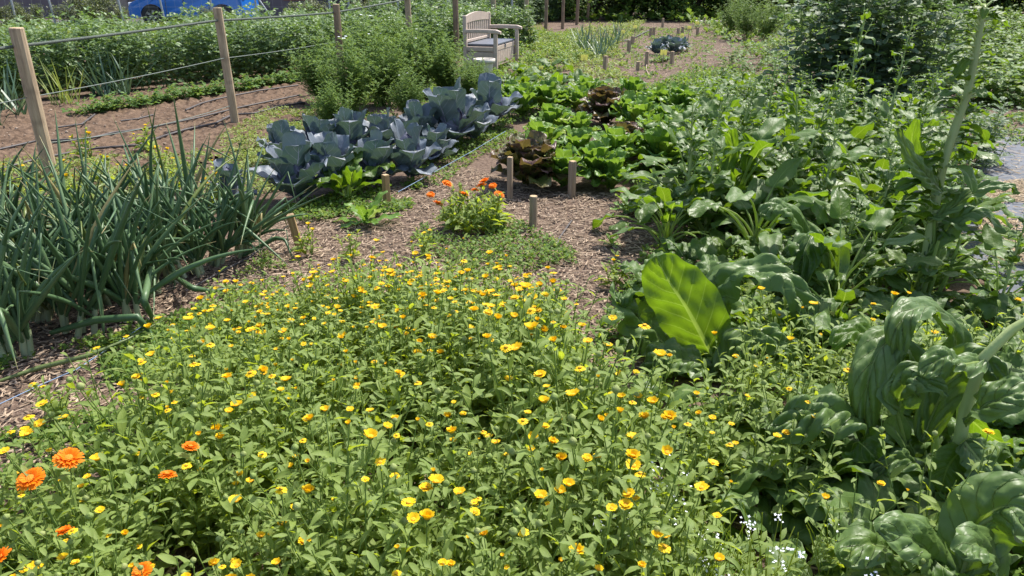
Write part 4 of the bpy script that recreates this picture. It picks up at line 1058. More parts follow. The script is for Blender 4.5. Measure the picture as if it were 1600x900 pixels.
for k in range(84):
    t = 2.0 + 6.95 * k / 84; i = int(t); p = sp[i].lerp(sp[i+1], t - i); big = 1 - .6 * k / 84
    chard_leaf(mb, p, rl.choice((k * 2.4, PI, 0.2)) + rl.uniform(-.5,.5), rl.uniform(.2,1.1), .05, rl.uniform(.10,.22) * big, rl.uniform(.03,.06) * big, rl.uniform(.9,2.2), rl, 2 if rl.random() < .45 else 0, False, rl.uniform(-.4,.4))
o = obj('leaves', mb.mesh('leaves', [M['chard'], M['stalk'], M['chardlit']])); o.parent = r; o.matrix_parent_inverse = r.matrix_world.inverted()
hero_leaf('leaf', r, [WD(1450,345,y0), WD(1480,330,y0-.02), WD(1520,300,y0-.03), WD(1570,292,y0-.03), WD(1590,305,y0-.05)], .04, 'chard', Vector((0,-.2,1)), None, .2, .25, seed=23)
hero_leaf('leaf', r, [WD(1448,400,y0), WD(1490,350,y0-.03), WD(1530,335,y0-.05), WD(1570,365,y0-.08)], .07, 'chard', Vector((0,-.2,1)), None, .15, .15, seed=24)
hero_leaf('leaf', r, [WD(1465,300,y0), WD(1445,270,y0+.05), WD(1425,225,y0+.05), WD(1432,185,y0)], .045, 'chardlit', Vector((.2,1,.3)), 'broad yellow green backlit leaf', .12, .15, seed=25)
hero_leaf('leaf', r, [WD(1470,300,y0), WD(1450,280,y0-.05), WD(1425,250,y0-.08), WD(1400,200,y0-.1)], .05, 'chard', Vector((0,-.8,.6)), None, .12, .15, seed=26)
mb = MB()
for k in range(6):
    q = W(1428 + 5 * k, 480 + 3 * (k % 2)); e_ = q + Vector((rl.uniform(-.1,.1), rl.uniform(-.05,.05), rl.uniform(.3,.5)))
    mb.tube([q, q.lerp(e_, .5) + Vector((rl.uniform(-.02,.02), 0, 0)), e_], [.012,.010,.007], 7, 0, cap=False)
o = obj('petioles', mb.mesh('petioles', [M['rib']])); o.parent = r; o.matrix_parent_inverse = r.matrix_world.inverted()

# lush yellow green leaves standing up in the middle distance
for k, (px, py, h, l) in enumerate([(1140,260,150,''), (1240,190,100,''), (1170,250,80,''), (1290,290,60,''), (1440,230,90,'')]):
    b = W(px + 5, py + 95); r = empty('chard_plant', b)
    tag(r, ['bolting chard with a curled yellow green leaf at the left edge of the thicket','chard with two curled sunlit leaves just left of the bean clump','chard with a flat round backlit leaf below the curled one','chard with crumpled sunlit leaves in front of the bean clump','chard with pale ribs directly left of the tall stalk'][k], 'chard')
    bpy.context.view_layer.update(); y0 = b.y
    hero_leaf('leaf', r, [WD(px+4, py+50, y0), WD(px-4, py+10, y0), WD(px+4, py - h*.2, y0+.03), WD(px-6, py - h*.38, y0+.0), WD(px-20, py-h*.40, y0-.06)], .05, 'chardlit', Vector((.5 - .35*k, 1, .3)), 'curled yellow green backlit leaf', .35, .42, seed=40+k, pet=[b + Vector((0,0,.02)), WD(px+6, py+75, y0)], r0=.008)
    o = obj('leaves', ch_md[k % 4][0], r); o.scale = (.9,)*3; o.rotation_euler = (0,0,k)

# ------------------------------------------------------------------ broad beans
bn = [make_bean(300 + k, .92 + .05 * k, ('bean', 'calstem'), 16, .098) for k in range(4)]
bnd = [make_bean(310 + k, 1.2, ('beand', 'calstem'), 20, .105, True, 3) for k in range(4)]
def line(p0, p1, n, rng, jit=.06):
    out = []
    for k in range(n):
        q = p0.lerp(p1, (k + .5) / n); out.append((q.x + rng.uniform(-jit, jit), q.y + rng.uniform(-jit, jit)))
    return out
# clump at the right
c = W(1335, 178)
k = 0
for i in range(19):
    a = i * 2.4; q = .17 * math.sqrt(i)
    x, y = c.x + math.cos(a) * q, c.y + math.sin(a) * q * .8
    put([('bean', bnd[i % 4])], 'broad_bean_plant', x, y, 'tall grey green broad bean plant in the big dense clump above the chard', 'bean plant', 'broad beans in the clump', a, rg.uniform(1.1,1.25) * (1.1 - .08 * q))
for i, (px, py) in enumerate([(1500,278),(1530,272),(1475,285),(1515,262),(1545,258)]):
    p = W(px, py); put([('bean', bnd[i % 4])], 'broad_bean_plant', p.x, p.y, 'low dark broad bean plant beside the grey ground fabric', 'bean plant', 'broad beans by the fabric', i, .48)
# rows at the left, behind the soil bed
r0a, r0b = W(-260, 190), W(470, 118)
drow = (r0b - r0a).normalized(); perp = Vector((-drow.y, drow.x, 0))
names = ['front', 'second', 'third', 'fourth', 'fifth']
for row in range(5):
    off = perp * (.12 + .64 * row)
    a0 = r0a + off - drow * .5; a1 = r0b + off + drow * (3.2 if row < 1 else 6.5)
    n = int((a1 - a0).length / (.26 if row < 2 else .30))
    for k, (x, y) in enumerate(line(a0, a1, n, rg, .08)):
        put([('bean', bn[(k + row) % 4])], 'broad_bean_plant', x, y, 'green broad bean plant in the %s row beyond the tilled soil' % names[row], 'bean plant', 'broad beans in long rows', rg.uniform(0,6.28), rg.uniform(.85,1.05))
pt = [make_potato(k, .24) for k in range(3)]
for k, (x, y) in enumerate(line(W(130, 182), W(470, 128), 24, rg, .05)):
    put([('potato', pt[k % 3])], 'potato_plant', x, y, 'low green potato plant in the single row edging the tilled soil', 'potato plant', 'potato plants in the row', k, rg.uniform(.9,1.15))
# wheat-like and onion things in front of the bean row
lk = make_tuft(5, 14, .55, .012, 'leek', .05, .6)
for k, (px, py) in enumerate([(10,175),(30,182),(150,150),(165,152),(185,148),(200,150),(430,100),(450,95),(465,98),(420,105),(-10,190),(0,200)]):
    p = W(px, py); put([('tuft', lk)], 'leek_plant', p.x, p.y, 'blue green leek standing at the foot of the broad bean row', 'leek', 'leeks by the bean row', k, 1.1)
ye = make_tuft(6, 30, .6, .008, 'weedy', .12, .3)
p = W(105, 165); put([('tuft', ye)], 'dry_stems', p.x, p.y, 'thin yellow green stems in front of the broad beans', 'weed', None, 0, 1.0)

# feathery plants between cabbages and beans
fe = [make_feather(k, .95, 64, white=3 if k else 0) for k in range(4)]
for k, (px, py, s, l) in enumerate([(505,165,.95,'feathery green bush at the end of the tilled soil'), (550,180,1.0,'feathery green bush directly above the cabbages, nearest one'), (600,165,1.05,'feathery green bush in the middle of the mass'), (650,150,1.0,'feathery green bush in front of the fourth post'),
                                    (700,150,.85,'low feathery bush below the storage bench'), (575,140,1.15,'tall feathery bush beside the third post'), (620,128,1.1,'feathery bush with small white flowers at the back'), (680,125,.95,'feathery bush just left of the storage bench'), (525,205,.6,'small feathery plant at the foot of the bush'), (735,158,.6,'small feathery plant before the cream pot'), (640,185,.6,'small feathery plant behind the mid row cabbages'),(748,146,.5,'smallest feathery plant, touching the cream pot')]):
    p = W(px, py); put([('foliage', fe[k % 4])], 'feathery_bush', p.x, p.y, l, 'bush', 'feathery bushes', k * 1.7, s)

# more plants behind the fence in the middle distance and at the far right
po = [make_potato(20 + k, .55, 'pot', 22, .075) for k in range(3)]
dk = [make_bean(330 + k, 1.15, ('beand', 'calstem'), 20, .10, False, 9) for k in range(2)]
for k, (x, y) in enumerate(line(W(610, 100), W(905, 32), 30, rg, .25)):
    put([('bean', dk[k % 2])], 'broad_bean_plant', x - .6, y + .8, 'dark green broad bean plant behind the storage bench and far posts', 'bean plant', 'broad beans behind the bench', k, rg.uniform(.85,1.05))
for row, (a, b_, n, lab) in enumerate([((1430,165),(1640,150),12,'nearest'), ((1420,120),(1640,110),15,'second'), ((1400,85),(1650,80),19,'third'), ((1380,60),(1660,56),24,'fourth'), ((1200,46),(1700,40),40,'farthest')]):
    for k, (x, y) in enumerate(line(W(*a), W(*b_), n, rg, .15)):
        put([('leafy', po[k % 3])], 'potato_plant', x, y, 'bushy dark green potato plant in the %s row beyond the tall stalk' % lab, 'potato plant', 'potato plants at the far right', k, rg.uniform(1.0,1.35))
for k, (px, py) in enumerate([(1140,105),(1175,120),(1160,90),(1200,100),(1225,125),(1150,140),(1190,150),(1215,80),(1240,95),(1255,140),(1130,175),(1170,180)]):
    p = W(px, py); put([('leafy', po[k % 3])], 'leafy_plant', p.x, p.y, 'bushy leafy plant between the back path and the bean clump', 'plant', 'leafy plants by the back path', k, .85)
fn = make_feather(9, 1.2, 40)
for k, (px, py) in enumerate([(1165,62),(1140,52),(1195,66)]):
    p = W(px, py); put([('foliage', fn)], 'fennel_plant', p.x, p.y, 'soft feathery fennel right of the white plank', 'fennel', 'fennel by the plank', k, 1.1)
# back plot plants
for k, (px, py) in enumerate([(905,78),(912,84),(916,72),(938,80),(945,88),(950,76),(963,66),(960,72),(935,92),(922,88)]):
    p = W(px, py); put([('tuft', lk)], 'leek_plant', p.x, p.y, 'thin grey green leek on the back plot left of the small stakes', 'leek', 'leeks on the back plot', k, 1.0)
for k, (px, py, s) in enumerate([(1025,86,1.0),(1052,84,1.1),(1040,78,1.0),(1065,80,.9)]):
    p = W(px, py); put([('outer_leaves', cb[k % 6][0])], 'young_cabbage', p.x, p.y, 'small blue green cabbage on the back plot by a yellow tag', 'cabbage', 'young cabbages on the back plot', k, s * .9)
for k, (px, py) in enumerate([(1028,98),(1038,97),(990,50),(1075,48),(1090,45),(1105,50),(1000,48)]):
    p = W(px, py); put([('leafy', pt[k % 3])], 'leafy_plant', p.x, p.y, 'low leafy seedling among the small stakes of the back plot', 'plant', 'seedlings on the back plot', k, .8)

# ------------------------------------------------------------------ fence posts, rope
def post(name, x, y, h, r, label, cat, group, mat, sides=12, tilt=(0,0), square=False, z=0):
    rng = random.Random(int(x * 1000 + y * 77)); mb = MB()
    n = 5; sd = 4 if square else sides; rows = []
    for j in range(n + 1):
        zz = -.1 + (h + .1) * j / n; rows.append([])
        for i in range(sd * (2 if square else 1)):
            if square:
                q = [( -1,-1.0),( -.9,-1),(.9,-1),(1,-.9),(1,.9),(.9,1),(-.9,1),(-1,.9)][i]
                p = Vector((q[0] * r, q[1] * r, zz))
            else:
                a = 2*PI*i/sd; rr = r * (1 + .04 * math.sin(3*a + rng.random())); p = Vector((math.cos(a)*rr, math.sin(a)*rr, zz))
            rows[-1].append(p + Vector((rng.uniform(-.02,.02) * r, rng.uniform(-.02,.02) * r, 0)))
    top = [Vector((p.x * .9, p.y * .9, h + .006)) for p in rows[-1]]
    rows.append(top); mb.grid(rows, 0, close=True)
    mb.face(top, 1)
    o = obj(name, mb.mesh(name, [mat, M['cutend']], False)); o.location = (x, y, z); o.rotation_euler = (tilt[0], tilt[1], rng.uniform(0, 1.5)); tag(o, label, cat, group)
    return o
fp = [(-3.78,5.95,1.17,.052,'post'),(-3.08,8.3,1.22,.046,'post'),(-2.39,10.7,1.17,.048,'postd'),(-1.7,13.05,1.3,.05,'post'),(-1.08,15.1,1.25,.055,'postd'),(-.40,17.5,1.5,.055,'post'),(.36,20.0,1.55,.055,'post'),(.95,22.0,1.6,.05,'postd'),(1.55,24.0,1.6,.05,'postd'),(2.15,26.0,1.6,.055,'postd'),(2.7,28.0,1.6,.05,'postd'),(3.3,30.0,1.6,.05,'postd')]
lb = ['pale round wooden fence post nearest the camera, rising from the weeds behind the onions','pale wooden fence post standing at the front edge of the tilled soil','brown backlit fence post with a yellow top, behind the feathery bush','pale fence post at the far side of the feathery bushes','brown fence post right behind the storage bench','short looking fence post visible above the bench back','pale fence post just right of the storage bench','brown fence post, second one right of the bench','thin dark fence post, third one right of the bench','fence post, fourth one right of the bench','thin fence post, fifth one right of the bench','farthest dark fence post of the line']
for (x, y, h, r, m_), l in zip(fp, lb):
    post('fence_post', x, y, h, r, l, 'fence post', 'posts of the rope fence', M[m_], tilt=(rg.uniform(-.02,.02), rg.uniform(-.015,.015)))
def cable(name, pts_, r, mat, label, cat, sag=.0, sides=6, kind_=None, twist=False):
    mb = MB(); P = []
    for i in range(len(pts_) - 1):
        for k in range(8):
            t = k / 8; q = Vector(pts_[i]).lerp(Vector(pts_[i+1]), t); q.z -= sag * 4 * t * (1 - t); P.append(q)
    P.append(Vector(pts_[-1])); mb.tube(P, r, sides, 0)
    o = obj(name, mb.mesh(name, [mat])); tag(o, label, cat); return o
hr = [1.04, 1.10, 1.07, 1.17, 1.12, 1.20, 1.2, 1.2]
ft = [Vector((x - .03, y - .055, hr[i])) for i, (x, y, h, r, m_) in enumerate(fp[:8])]
cable('fence_rope', [ft[0] + (ft[0] - ft[1]) * 1.2] + ft, .013, M['rope'], 'taut dark rope strung along the tops of the fence posts', 'rope', .006)
cable('fence_wire', [Vector((-4.6,3.4,.60)), Vector((-3.8,5.89,.66)), Vector((-3.09,8.24,.72)), Vector((-2.4,10.64,.70))], .004, M['wire'], 'thin pale wire at half height between the fence posts', 'wire', .012, 5)
cable('fence_wire', [Vector((-3.8,5.89,.30)), Vector((-3.09,8.24,.22))], .004, M['wire'], 'thin low wire near the ground between the two nearest fence posts', 'wire', .05, 5)

# ------------------------------------------------------------------ stakes
for k, (px, py, h, r, tx, ty, m_, sq, l) in enumerate([
    (470,392,.23,.021,0,-.16,'stake',True,'leaning square stake with string tied round it at the path corner'),
    (605,318,.21,.021,0,0,'stake',True,'upright square stake in front of the red cabbages'),
    (797,313,.32,.018,0,0,'stakeg',True,'thin grey stake against the front red lettuce'),
    (893,308,.27,.022,0,0,'stakeg',True,'rough topped stake between the green lettuces'),
    (833,358,.22,.026,0,0,'stakeg',False,'round stake beside the orange marigold clump'),
    (312,330,.24,.020,0,-.1,'stake',True,'stake half hidden behind the onion leaves'),
    (1238,178,.3,.022,0,0,'stakeg',True,'stub of a stake at the left of the bean clump'),
    (1530,160,.3,.03,0,0,'stakeg',True,'stake stub behind the grey ground fabric')]):
    p = W(px, py); post('garden_stake', p.x, p.y, h, r, l, 'stake', 'wooden stakes of the plots', M[m_], 12, (tx, ty), sq)
sl = ['left of the leeks front','by two thin stakes at the back','next to its twin at the rear','in front of a hose','by the drip hose bend','left of the young cabbages','right of the young cabbages','behind the young cabbages','at the far rear, left','near the rear yellow tag','by the rearmost yellow tag','at the very back','in front of the white plank','at the front left corner','at the front edge']
for k, (px, yt, yb) in enumerate([(963,45,60),(1016,44,58),(1021,43,57),(988,57,70),(982,63,84),(1010,81,103),(1049,81,102),(1048,55,66),(1059,44,56),(1066,42,52),(1089,43,56),(1035,29,43),(1100,28,41),(945,88,113),(996,97,111)]):
    p = W(px, yb); q = WD(px, yt, p.y)
    post('garden_stake', p.x, p.y, q.z, .03, 'small wooden stake on the back plot, ' + sl[k], 'stake', 'small stakes of the back plot', M['stakeg'], 6, (0, 0), True)
tl = ['at the far left of the back plot','behind the first one at the left rear','on a stick at the right rear','rearmost one','lying between stakes in the middle','in front of the young cabbages','nearest one of the back plot at the left','among leaves right of the spinach row','beside the spinach row, lower','half hidden in the spinach leaves']
for k, (px, py, w) in enumerate([(972,50,.07),(991,42,.07),(1075,43,.07),(1087,36,.07),(1064,55,.06),(1035,82,.09),(912,90,.09),(797,139,.06),(808,132,.05),(845,106,.05)]):
    b = W(px, py + 24); q = WD(px, py, b.y)
    r = empty('plant_tag', b, .0); tag(r, 'pale yellow plant tag ' + tl[k], 'plant tag', 'yellow plant tags')
    mb = MB(); mb.box((0, 0, q.z), (w * 1.3, .004, w), bev=.001); obj('plate', mb.mesh('plate', [M['tagm']], False), r)
    mb = MB(); mb.box((0, .006, q.z / 2), (.012, .006, q.z)); obj('stick', mb.mesh('stick', [M['stakeg']], False), r)

# ------------------------------------------------------------------ hoses, twine, plank
def hose(ps, r, label, z=.045, mat='hose', cat='hose', name='drip_hose'):
    return cable(name, [W(a, b, z) for a, b in ps], r, M[mat], label, cat, 0, 6)
Z = lambda L: [(a/2.963, b/2.963) for a, b in L]
hose(Z([(-60,800),(180,735),(430,688),(640,672),(760,630),(860,600),(1000,570),(1080,530),(1180,525),(1300,492),(1410,475)]), .012, 'long dark drip hose nearest the fence on the tilled soil')
hose(Z([(-40,700),(160,655),(420,640),(520,615),(680,595),(920,545),(1100,500),(1390,440)]), .011, 'middle drip hose across the tilled soil')
hose(Z([(860,510),(930,480),(1000,460),(1200,420),(1380,395)]), .011, 'short drip hose at the far end of the tilled soil')
hose(Z([(265,590),(380,575),(440,530)]), .010, 'short bent drip hose by the potato row')
hose(Z([(560,560),(640,550),(710,532)]), .010, 'half buried drip hose in the middle of the soil')
hose([(955,66),(975,64),(985,62),(1005,52),(1018,46)], .02, 'grey hose bent over the back plot', .03)
hose([(868,388),(874,372),(888,352),(893,345)], .007, 'short dark drip hose on the path beside the round stake', .012)
hose([(1010,100),(1010,110),(1014,118)], .012, 'pale cord at the foot of the front left back plot stake', .02, 'stakeg')
hose([(290,455),(345,425),(390,402),(420,378)], .006, 'dark drip hose end under the fallen onion leaves', .02)
hose([(-40,660),(0,631),(60,603),(120,577),(230,505)], .0018, 'thin blue twine stretched under the onion row', .05, 'twine', 'twine', 'garden_twine')
hose([(622,300),(680,268),(735,238),(790,205)], .002, 'thin blue twine running along the cabbage row', .08, 'twine', 'twine', 'garden_twine')
cable('garden_twine', [W(463,342,.17), W(425,368,.06), W(405,392,.01)], .0025, M['wire'], 'pale string running from the leaning stake to the ground', 'string', .01)
p0, p1 = W(1086, 36), W(1128, 37)
mb = MB(); mb.box((0,0,.06), ((p1-p0).length*1.05,.35,.05), bev=.006)
o = obj('wooden_plank', mb.mesh('wooden_plank', [simple('whitened_wood', (.55,.50,.44), .7, (.40,.36,.31), 8, .3)], False)); o.location = (p0+p1)/2; tag(o, 'long whitish plank on the ground at the end of the back path', 'plank')

# ------------------------------------------------------------------ storage bench
fr = W(777, 112); fdir = Vector((.28, .96, 0)).normalized(); face = Vector((fdir.y, -fdir.x, 0))
LEN, DEP = 1.38, .62
ang = math.atan2(face.y, face.x)          # local +x = facing, local +y = along
origin = fr + fdir * LEN/2 - face * DEP/2
r = empty('storage_bench', origin, ang); tag(r, 'beige storage bench with dark seat lid and slatted back among the plants', 'bench')
def part(name, boxes, mat, parent=r, bev=.008, label=None):
    mb = MB()
    for b_ in boxes: mb.box(b_[0], b_[1], 0, b_[2] if len(b_) > 2 else None, bev)
    o = obj(name, mb.mesh(name, [M[mat]], False), parent)
    if label: o['label'] = label
    return o
hx, hy = DEP/2, LEN/2
box_ = part('storage_box', [((-.02,0,.23),(DEP-.12,LEN-.14,.34))], 'bench')
part('panel', [((hx-.074,0,.36),(.014,LEN-.14,.07))] + [((hx-.078,-hy+.13+.115*k,.215),(.012,.104,.20)) for k in range(10)], 'bench', box_, .003)
part('latch', [((hx-.06,0,.375),(.012,.04,.07))], 'lid', box_, .003)
part('seat_lid', [((-.02,0,.425),(DEP-.10,LEN-.13,.035))], 'lid')
for sx in (1, -1):
    for sy in (1, -1):
        h = .62 if sx > 0 else .90
        part('leg', [((sx*(hx-.035), sy*(hy-.03), h/2),(.065,.06,h))], 'bench')
for sy in (1, -1):
    mb = MB(); rows = []
    for j in range(9):
        t = j / 8; x = -hx + .02 + (DEP + .04) * t; z = .645 + (.008 * math.sin(t*PI)) - (.014 * max(0, (t-.9)/.1)**2)
        hh = .032 if t < .97 else .022
        rows.append([Vector((x, sy*(hy-.03)+a*.04, z+b_*hh)) for a, b_ in ((-1,-.7),(-.8,-1),(.8,-1),(1,-.7),(1,.7),(.8,1),(-.8,1),(-1,.7))])
    mb.grid(rows, 0, close=True); mb.face(rows[-1]); mb.face(rows[0][::-1])
    obj('armrest', mb.mesh('armrest', [M['bench']], False), r)
    part('side_panel', [((0, sy*(hy-.03), .36),(DEP-.13,.03,.08)), ((0, sy*(hy-.032), .20),(DEP-.13,.02,.22))], 'bench')
mb = MB(); rows = []
for j in range(17):
    t = j/16*2-1; zt = .885 + .055 * (1 - t*t)**1.0; zb = .775 + .02 * (1 - t*t)
    y = t*(hy-.06); x = -hx+.035
    rows.append([Vector((x-.018,y,zb)), Vector((x+.018,y,zb)), Vector((x+.018,y,zt)), Vector((x-.018,y,zt))])
mb.grid(rows, 0, close=True); mb.face(rows[0]); mb.face(rows[-1][::-1])
bk = obj('backrest', mb.mesh('backrest', [M['bench']], False), r)
part('lower_rail', [((-hx+.035,0,.48),(.034,LEN-.12,.05))], 'bench', bk)
part('slats', [((-hx+.035,-hy+.125+k*.1135,.635),(.022,.05,.30)) for k in range(11)], 'bench', bk, .004)

# cream pot by the bench
p = W(757, 122)
r = empty('cream_pot', p); tag(r, 'cream plastic pot on the ground beside the near end of the bench', 'pot')
mb = MB(); rows = []
for rr, z in ((.11,0),(.115,.01),(.15,.24),(.15,.25)): rows.append([Vector((math.cos(2*PI*i/20)*rr, math.sin(2*PI*i/20)*rr, z)) for i in range(20)])
mb.grid(rows, 0, close=True); obj('bowl', mb.mesh('bowl', [M['pot_']]), r)
mb = MB(); rows = []
for rr, z in ((.15,.235),(.175,.24),(.178,.30),(.16,.30),(.14,.25)): rows.append([Vector((math.cos(2*PI*i/20)*rr, math.sin(2*PI*i/20)*rr, z)) for i in range(20)])
mb.grid(rows, 0, close=True); obj('rim', mb.mesh('rim', [M['pot_']]), r)
mb = MB(); mb.face([Vector((math.cos(2*PI*i/20)*.143, math.sin(2*PI*i/20)*.143, .258)) for i in range(20)]); obj('soil', mb.mesh('soil', [M['soil']]), r)

# ------------------------------------------------------------------ car
M['blue'] = simple('blue_paint', (.012,.15,.56), .28, (.012,.14,.52), 2); M['blue'].node_tree.nodes['Principled BSDF'].inputs['Coat Weight'].default_value = .6
M['rubber'] = simple('tyre_rubber', (.02,.02,.022), .8, (.035,.034,.034), 30)
M['alloy'] = simple('alloy_rim', (.55,.56,.58), .35, (.45,.46,.48), 10, metal=.6)
M['glass'] = simple('dark_glass', (.02,.025,.03), .08, (.03,.035,.04), 2)
M['blackp'] = simple('black_plastic', (.02,.02,.02), .6, (.03,.03,.03), 20)
M['lampr'] = simple('red_lamp', (.45,.02,.02), .2, (.35,.01,.01), 10)
M['lampw'] = simple('clear_lamp', (.7,.72,.75), .1, (.6,.62,.65), 10)
yc = 25.6
wx1 = WD(256, 22, yc).x; wx2 = WD(363, 12, yc).x
wb = wx2 - wx1
car = empty('parked_car', ((wx1+wx2)/2, yc, 0), 0); tag(car, 'bright blue hatchback parked behind the verge at the top left', 'car')
hw = wb/2; fL, rL = -hw - .72, hw + .62
def car_section(x):
    # lower z, belt z, roof z, half width
    return 0
prof_pts = [(fL,.34),(fL-.02,.55),(fL+.08,.72),(fL+.45,.86),(-hw+.28,.98),(-hw+.95,1.42),(-.1,1.5),(hw-.1,1.47),(hw+.42,1.12),(rL-.02,.98),(rL,.5),(rL-.05,.32)]
def arch(cx): return [(cx+.38*math.cos(a), .31+.38*math.sin(a)) for a in [PI*k/10 for k in range(11)]]
low = [(rL-.05,.24)] + [(x, max(z,.2)) for x, z in arch(hw)] + [(x, max(z,.2)) for x, z in arch(-hw)] + [(fL+.05,.24)]
outline = prof_pts + low
def xsec(z): return .84 if z < .95 else .84 - (z-.95) * .36
mb = MB(); n = len(outline)
rows = [[Vector((x, s*(xsec(z) - ins), z)) for x, z in outline] for s, ins in ((-1,.0),(-.96,.0),(.96,.0),(1,.0))]
rows[0] = [Vector((x*.985, -xsec(z), z*.995+.003)) for x, z in outline]; rows[3] = [Vector((x*.985, xsec(z), z*.995+.003)) for x, z in outline]
mb.grid(rows, 0, close=True)
mb.face(rows[0]); mb.face(rows[3][::-1])
obj('body', mb.mesh('body', [M['blue']], False), car)
for s in (-1, 1):
    mb = MB(); y = lambda z: s*(xsec(z)+.006)
    for q in ([(-hw+.42,1.0),(-hw+.95,1.36),(-.12,1.42),(-.12,1.0)], [(-.06,1.0),(-.06,1.42),(hw-.2,1.40),(hw+.1,1.02)]):
        pts_ = [Vector((x, y(z), z)) for x, z in q]; mb.face(pts_ if s < 0 else pts_[::-1])
    obj('window', mb.mesh('window', [M['glass']], False), car)
    dm = MB()
    for xx in (-.09, hw-.42, -hw+.48): dm.box((xx, s*.842, .66), (.012,.006,.58))
    dm.box((0, s*.845, .27), (wb-.85,.02,.08)); d_o = obj('door_trim', dm.mesh('door_trim', [M['blackp']], False), car)
    hm = MB(); hm.box((.02,s*.85,.88),(.16,.02,.025),bev=.005); obj('handle', hm.mesh('handle', [M['blue']], False), d_o)
    hm = MB(); hm.box((-hw+.55,s*.94,1.0),(.12,.16,.11),bev=.03); obj('wing_mirror', hm.mesh('wing_mirror', [M['blue']], False), car)
    hm = MB(); hm.box((fL+.12,s*.62,.68),(.26,.34,.12),bev=.03); obj('headlight', hm.mesh('headlight', [M['lampw']], False), car)
    hm = MB(); hm.box((rL-.06,s*.64,.9),(.16,.26,.2),bev=.03); obj('tail_light', hm.mesh('tail_light', [M['lampr']], False), car)
    for cx in (-hw, hw):
        w = MB(); rows = []
        for rr, yy in ((.20,-.10),(.30,-.105),(.325,-.08),(.325,.08),(.30,.105),(.20,.10)): rows.append([Vector((math.cos(2*PI*i/28)*rr, yy, math.sin(2*PI*i/28)*rr)) for i in range(28)])
        w.grid(rows, 0, close=True)
        wo = empty('wheel', (cx, s*.76, .325)); wo.parent = car
        obj('tyre', w.mesh('tyre', [M['rubber']]), wo)
        w = MB(); rows = []
        for rr, yy in ((.205,-.09),(.215,-.098),(.195,-.098),(.19,-.05)): rows.append([Vector((math.cos(2*PI*i/28)*rr, -s*yy*-1 if False else s*abs(yy), math.sin(2*PI*i/28)*rr)) for i in range(28)])
        w.grid(rows, 0, close=True)
        for k in range(5):
            for dlt in (-.13, .13):
                a = 2*PI*k/5 + dlt; c_, s_ = math.cos(a), math.sin(a); q = Vector((-s_, 0, c_)) * .013; yv = Vector((0, s*.088, 0)); yb = Vector((0, s*.06, 0))
                i0 = Vector((math.cos(2*PI*k/5)*.03, 0, math.sin(2*PI*k/5)*.03)); o0 = Vector((c_*.2, 0, s_*.2))
                for P_ in ((i0-q+yv, o0-q+yv, o0+q+yv, i0+q+yv), (i0-q+yv, i0-q+yb, o0-q+yb, o0-q+yv), (i0+q+yv, o0+q+yv, o0+q+yb, i0+q+yb)): w.face(list(P_))
        w.box((0, s*.085, 0), (.08,.02,.08), bev=.015)
        obj('rim', w.mesh('rim', [M['alloy']], False), wo)
        w = MB(); w.face([Vector((math.cos(2*PI*i/20)*.19, s*.045, math.sin(2*PI*i/20)*.19)) for i in range(20)]); obj('brake_disc', w.mesh('brake_disc', [M['blackp']]), wo)

# ------------------------------------------------------------------ wall and wire fence behind
def brick_mat(name, a, b, mortar, scale=4.0):
    m, nt, out = newmat(name); L = nt.links
    tc = N(nt, 'ShaderNodeTexCoord'); mp = N(nt, 'ShaderNodeMapping'); mp.inputs['Rotation'].default_value = (R(90),0,0); L.new(tc.outputs['Object'], mp.inputs[0])
    br = N(nt, 'ShaderNodeTexBrick'); br.inputs['Scale'].default_value = scale
    br.inputs['Color1'].default_value = (*a,1); br.inputs['Color2'].default_value = (*b,1); br.inputs['Mortar'].default_value = (*mortar,1); br.inputs['Mortar Size'].default_value = .02
    L.new(mp.outputs[0], br.inputs[0]); no = N(nt, 'ShaderNodeTexNoise'); no.inputs['Scale'].default_value = 1.5; no.inputs['Detail'].default_value = 6; L.new(tc.outputs['Object'], no.inputs[0])
    c = mixc(nt, mathn(nt, 'MULTIPLY', mathn(nt,'SUBTRACT',no.outputs[0],.4),3,True), br.outputs[0], tuple(x*.6 for x in a))
    bs = N(nt, 'ShaderNodeBsdfPrincipled'); bs.inputs['Roughness'].default_value = .9; L.new(c, bs.inputs['Base Color']); L.new(bs.outputs[0], out.inputs[0]); return m
M['wall'] = simple('dark_render', (.12,.095,.105), .9, (.20,.15,.15), 1.3, .3, detail=8)
M['brickr'] = brick_mat('red_brick', (.36,.10,.07), (.28,.08,.06), (.3,.25,.2))
YW = 31.0
xr = WD(655, 10, YW).x; xl = -32.0
wl = empty('boundary_wall', ((xl+xr)/2, YW, 0)); tag(wl, 'long dark purplish wall with red brick patches behind the parked car', 'wall')
mb = MB(); mb.box((0,0,1.2),(xr-xl,.25,2.4)); obj('wall_face', mb.mesh('wall_face', [M['wall']], False), wl)
mb = MB(); mb.box((0,0,2.43),(xr-xl+.1,.35,.06)); obj('coping', mb.mesh('coping', [M['wall']], False), wl)
for a, b_ in ((128,148),(445,492)):
    x0, x1 = WD(a, 5, YW).x, WD(b_, 5, YW).x
    mb = MB(); mb.box(((x0+x1)/2-(xl+xr)/2,-.135,1.1),(x1-x0,.03,1.0)); obj('brick_patch', mb.mesh('brick_patch', [M['brickr']], False), wl)
for a in (195, 560):
    x0 = WD(a, 5, YW).x; mb = MB(); mb.box((x0-(xl+xr)/2,-.2,1.2),(.45,.18,2.4)); obj('pillar', mb.mesh('pillar', [simple('pale_pillar', (.30,.24,.20), .9)], False), wl)
M['galv'] = simple('galvanised', (.38,.40,.42), .5, (.30,.32,.34), 20, metal=.3)
wf = empty('wire_fence', ((xl+xr)/2, 22.2, 0)); tag(wf, 'thin grey wire mesh fence between the bean rows and the parked car', 'fence')
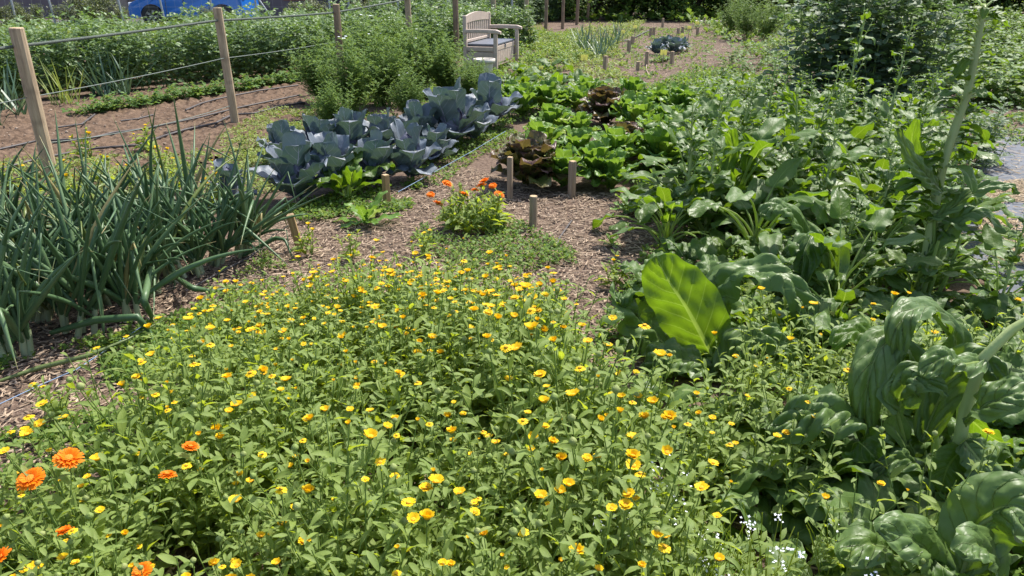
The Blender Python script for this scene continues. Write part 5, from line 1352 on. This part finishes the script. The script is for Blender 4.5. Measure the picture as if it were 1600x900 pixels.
for px in (-60, 20, 82, 130, 190, 255, 330, 400, 515, 545, 622, 700, 800):
    x0 = WD(px, 10, 22.2).x; mb = MB(); mb.tube([Vector((x0-(xl+xr)/2,0,0)), Vector((x0-(xl+xr)/2 - (.12 if px in (82,190,255) else 0),0,1.8))], .028, 8, 0); obj('fence_upright', mb.mesh('fence_upright', [M['galv']]), wf)
mb = MB(); x0 = WD(435, 10, 22.2).x - (xl+xr)/2; mb.tube([Vector((x0,0,.05)), Vector((x0-.9,0,1.5))], .025, 8); obj('brace', mb.mesh('brace', [M['galv']]), wf)
mb = MB(); xa, xb = WD(-60,10,22.2).x-(xl+xr)/2, WD(800,10,22.2).x-(xl+xr)/2
for k in range(7): mb.tube([Vector((xa,0,.2+.25*k)), Vector((xb,0,.2+.25*k))], .002, 3)
x = xa
while x < xb: mb.tube([Vector((x,0,.15)), Vector((x,0,1.75))], .0015, 3); x += .25
obj('mesh_wires', mb.mesh('mesh_wires', [M['galv']]), wf)
kind(sheet('road', [(-40,24.2),(-3.5,24.2),(-3.5,29),(-40,29)], simple('asphalt', (.06,.058,.06), .9, (.09,.085,.085), 40, .3), .004, 1.0, 0), 'structure')

# ------------------------------------------------------------------ shrubs and trees at the back
sh = [make_shrub(k, 1.5, 1.35, 9000, 'shrub' if k % 2 == 0 else 'shrubb', .085, 44) for k in range(4)]
shl = [(145,22.4,.55,1,'round olive green bush by the red brick patch'),(480,22.4,.45,1,'olive scrub under the second red brick patch'),(40,22.4,.4,1,'low scrub at the foot of the dark wall, far left'),(340,22.4,.35,1,'dry scrub in front of the blue car'),(590,22.4,.45,1,'olive scrub at the wall end'),
       (700,27,1.0,0,'dark shrub behind the rope fence, left of the bench'),(780,30,1.1,2,'dark shrub behind the bench'),(860,33,1.2,0,'dark shrub behind the far posts'),(930,34,1.2,2,'bright shrub beyond the back plot, left'),(985,35,1.3,3,'pale shrub beyond the back plot'),(1040,34,1.4,0,'dark hedge shrub behind the white plank, left'),(1085,35,1.4,2,'dark hedge shrub behind the white plank'),
       (1130,36,1.4,0,'dark hedge shrub behind the fennel'),(1190,36,1.4,3,'yellowish shrub beyond the fennel'),(1250,38,1.5,2,'shrub beyond the bean clump, left'),(1320,38,1.5,0,'shrub beyond the bean clump'),(1400,38,1.5,3,'pale shrub right of the bean clump'),(1470,36,1.4,2,'shrub behind the far potato rows'),(1540,38,1.5,3,'pale shrub above the tall stalk'),(1620,38,1.6,0,'dark shrub at the far right border'),(650,33,1.1,2,'dark shrub at the end of the wall'),(1720,38,1.5,2,'shrub past the right border'),(560,38,1.6,0,'tree like shrub behind the wall')]
for k, (px, y, s, v, l) in enumerate(shl):
    y = y if y < 25 else 25 + (y - 25) * .55
    x = (px - 800) / FPX * (y * CP + 1.5 * SP)
    put([('crown', sh[v][0]), ('stems', sh[v][1])], 'shrub', x, y, l, 'shrub', 'shrubs at the back', k * 1.1, s * 1.25)
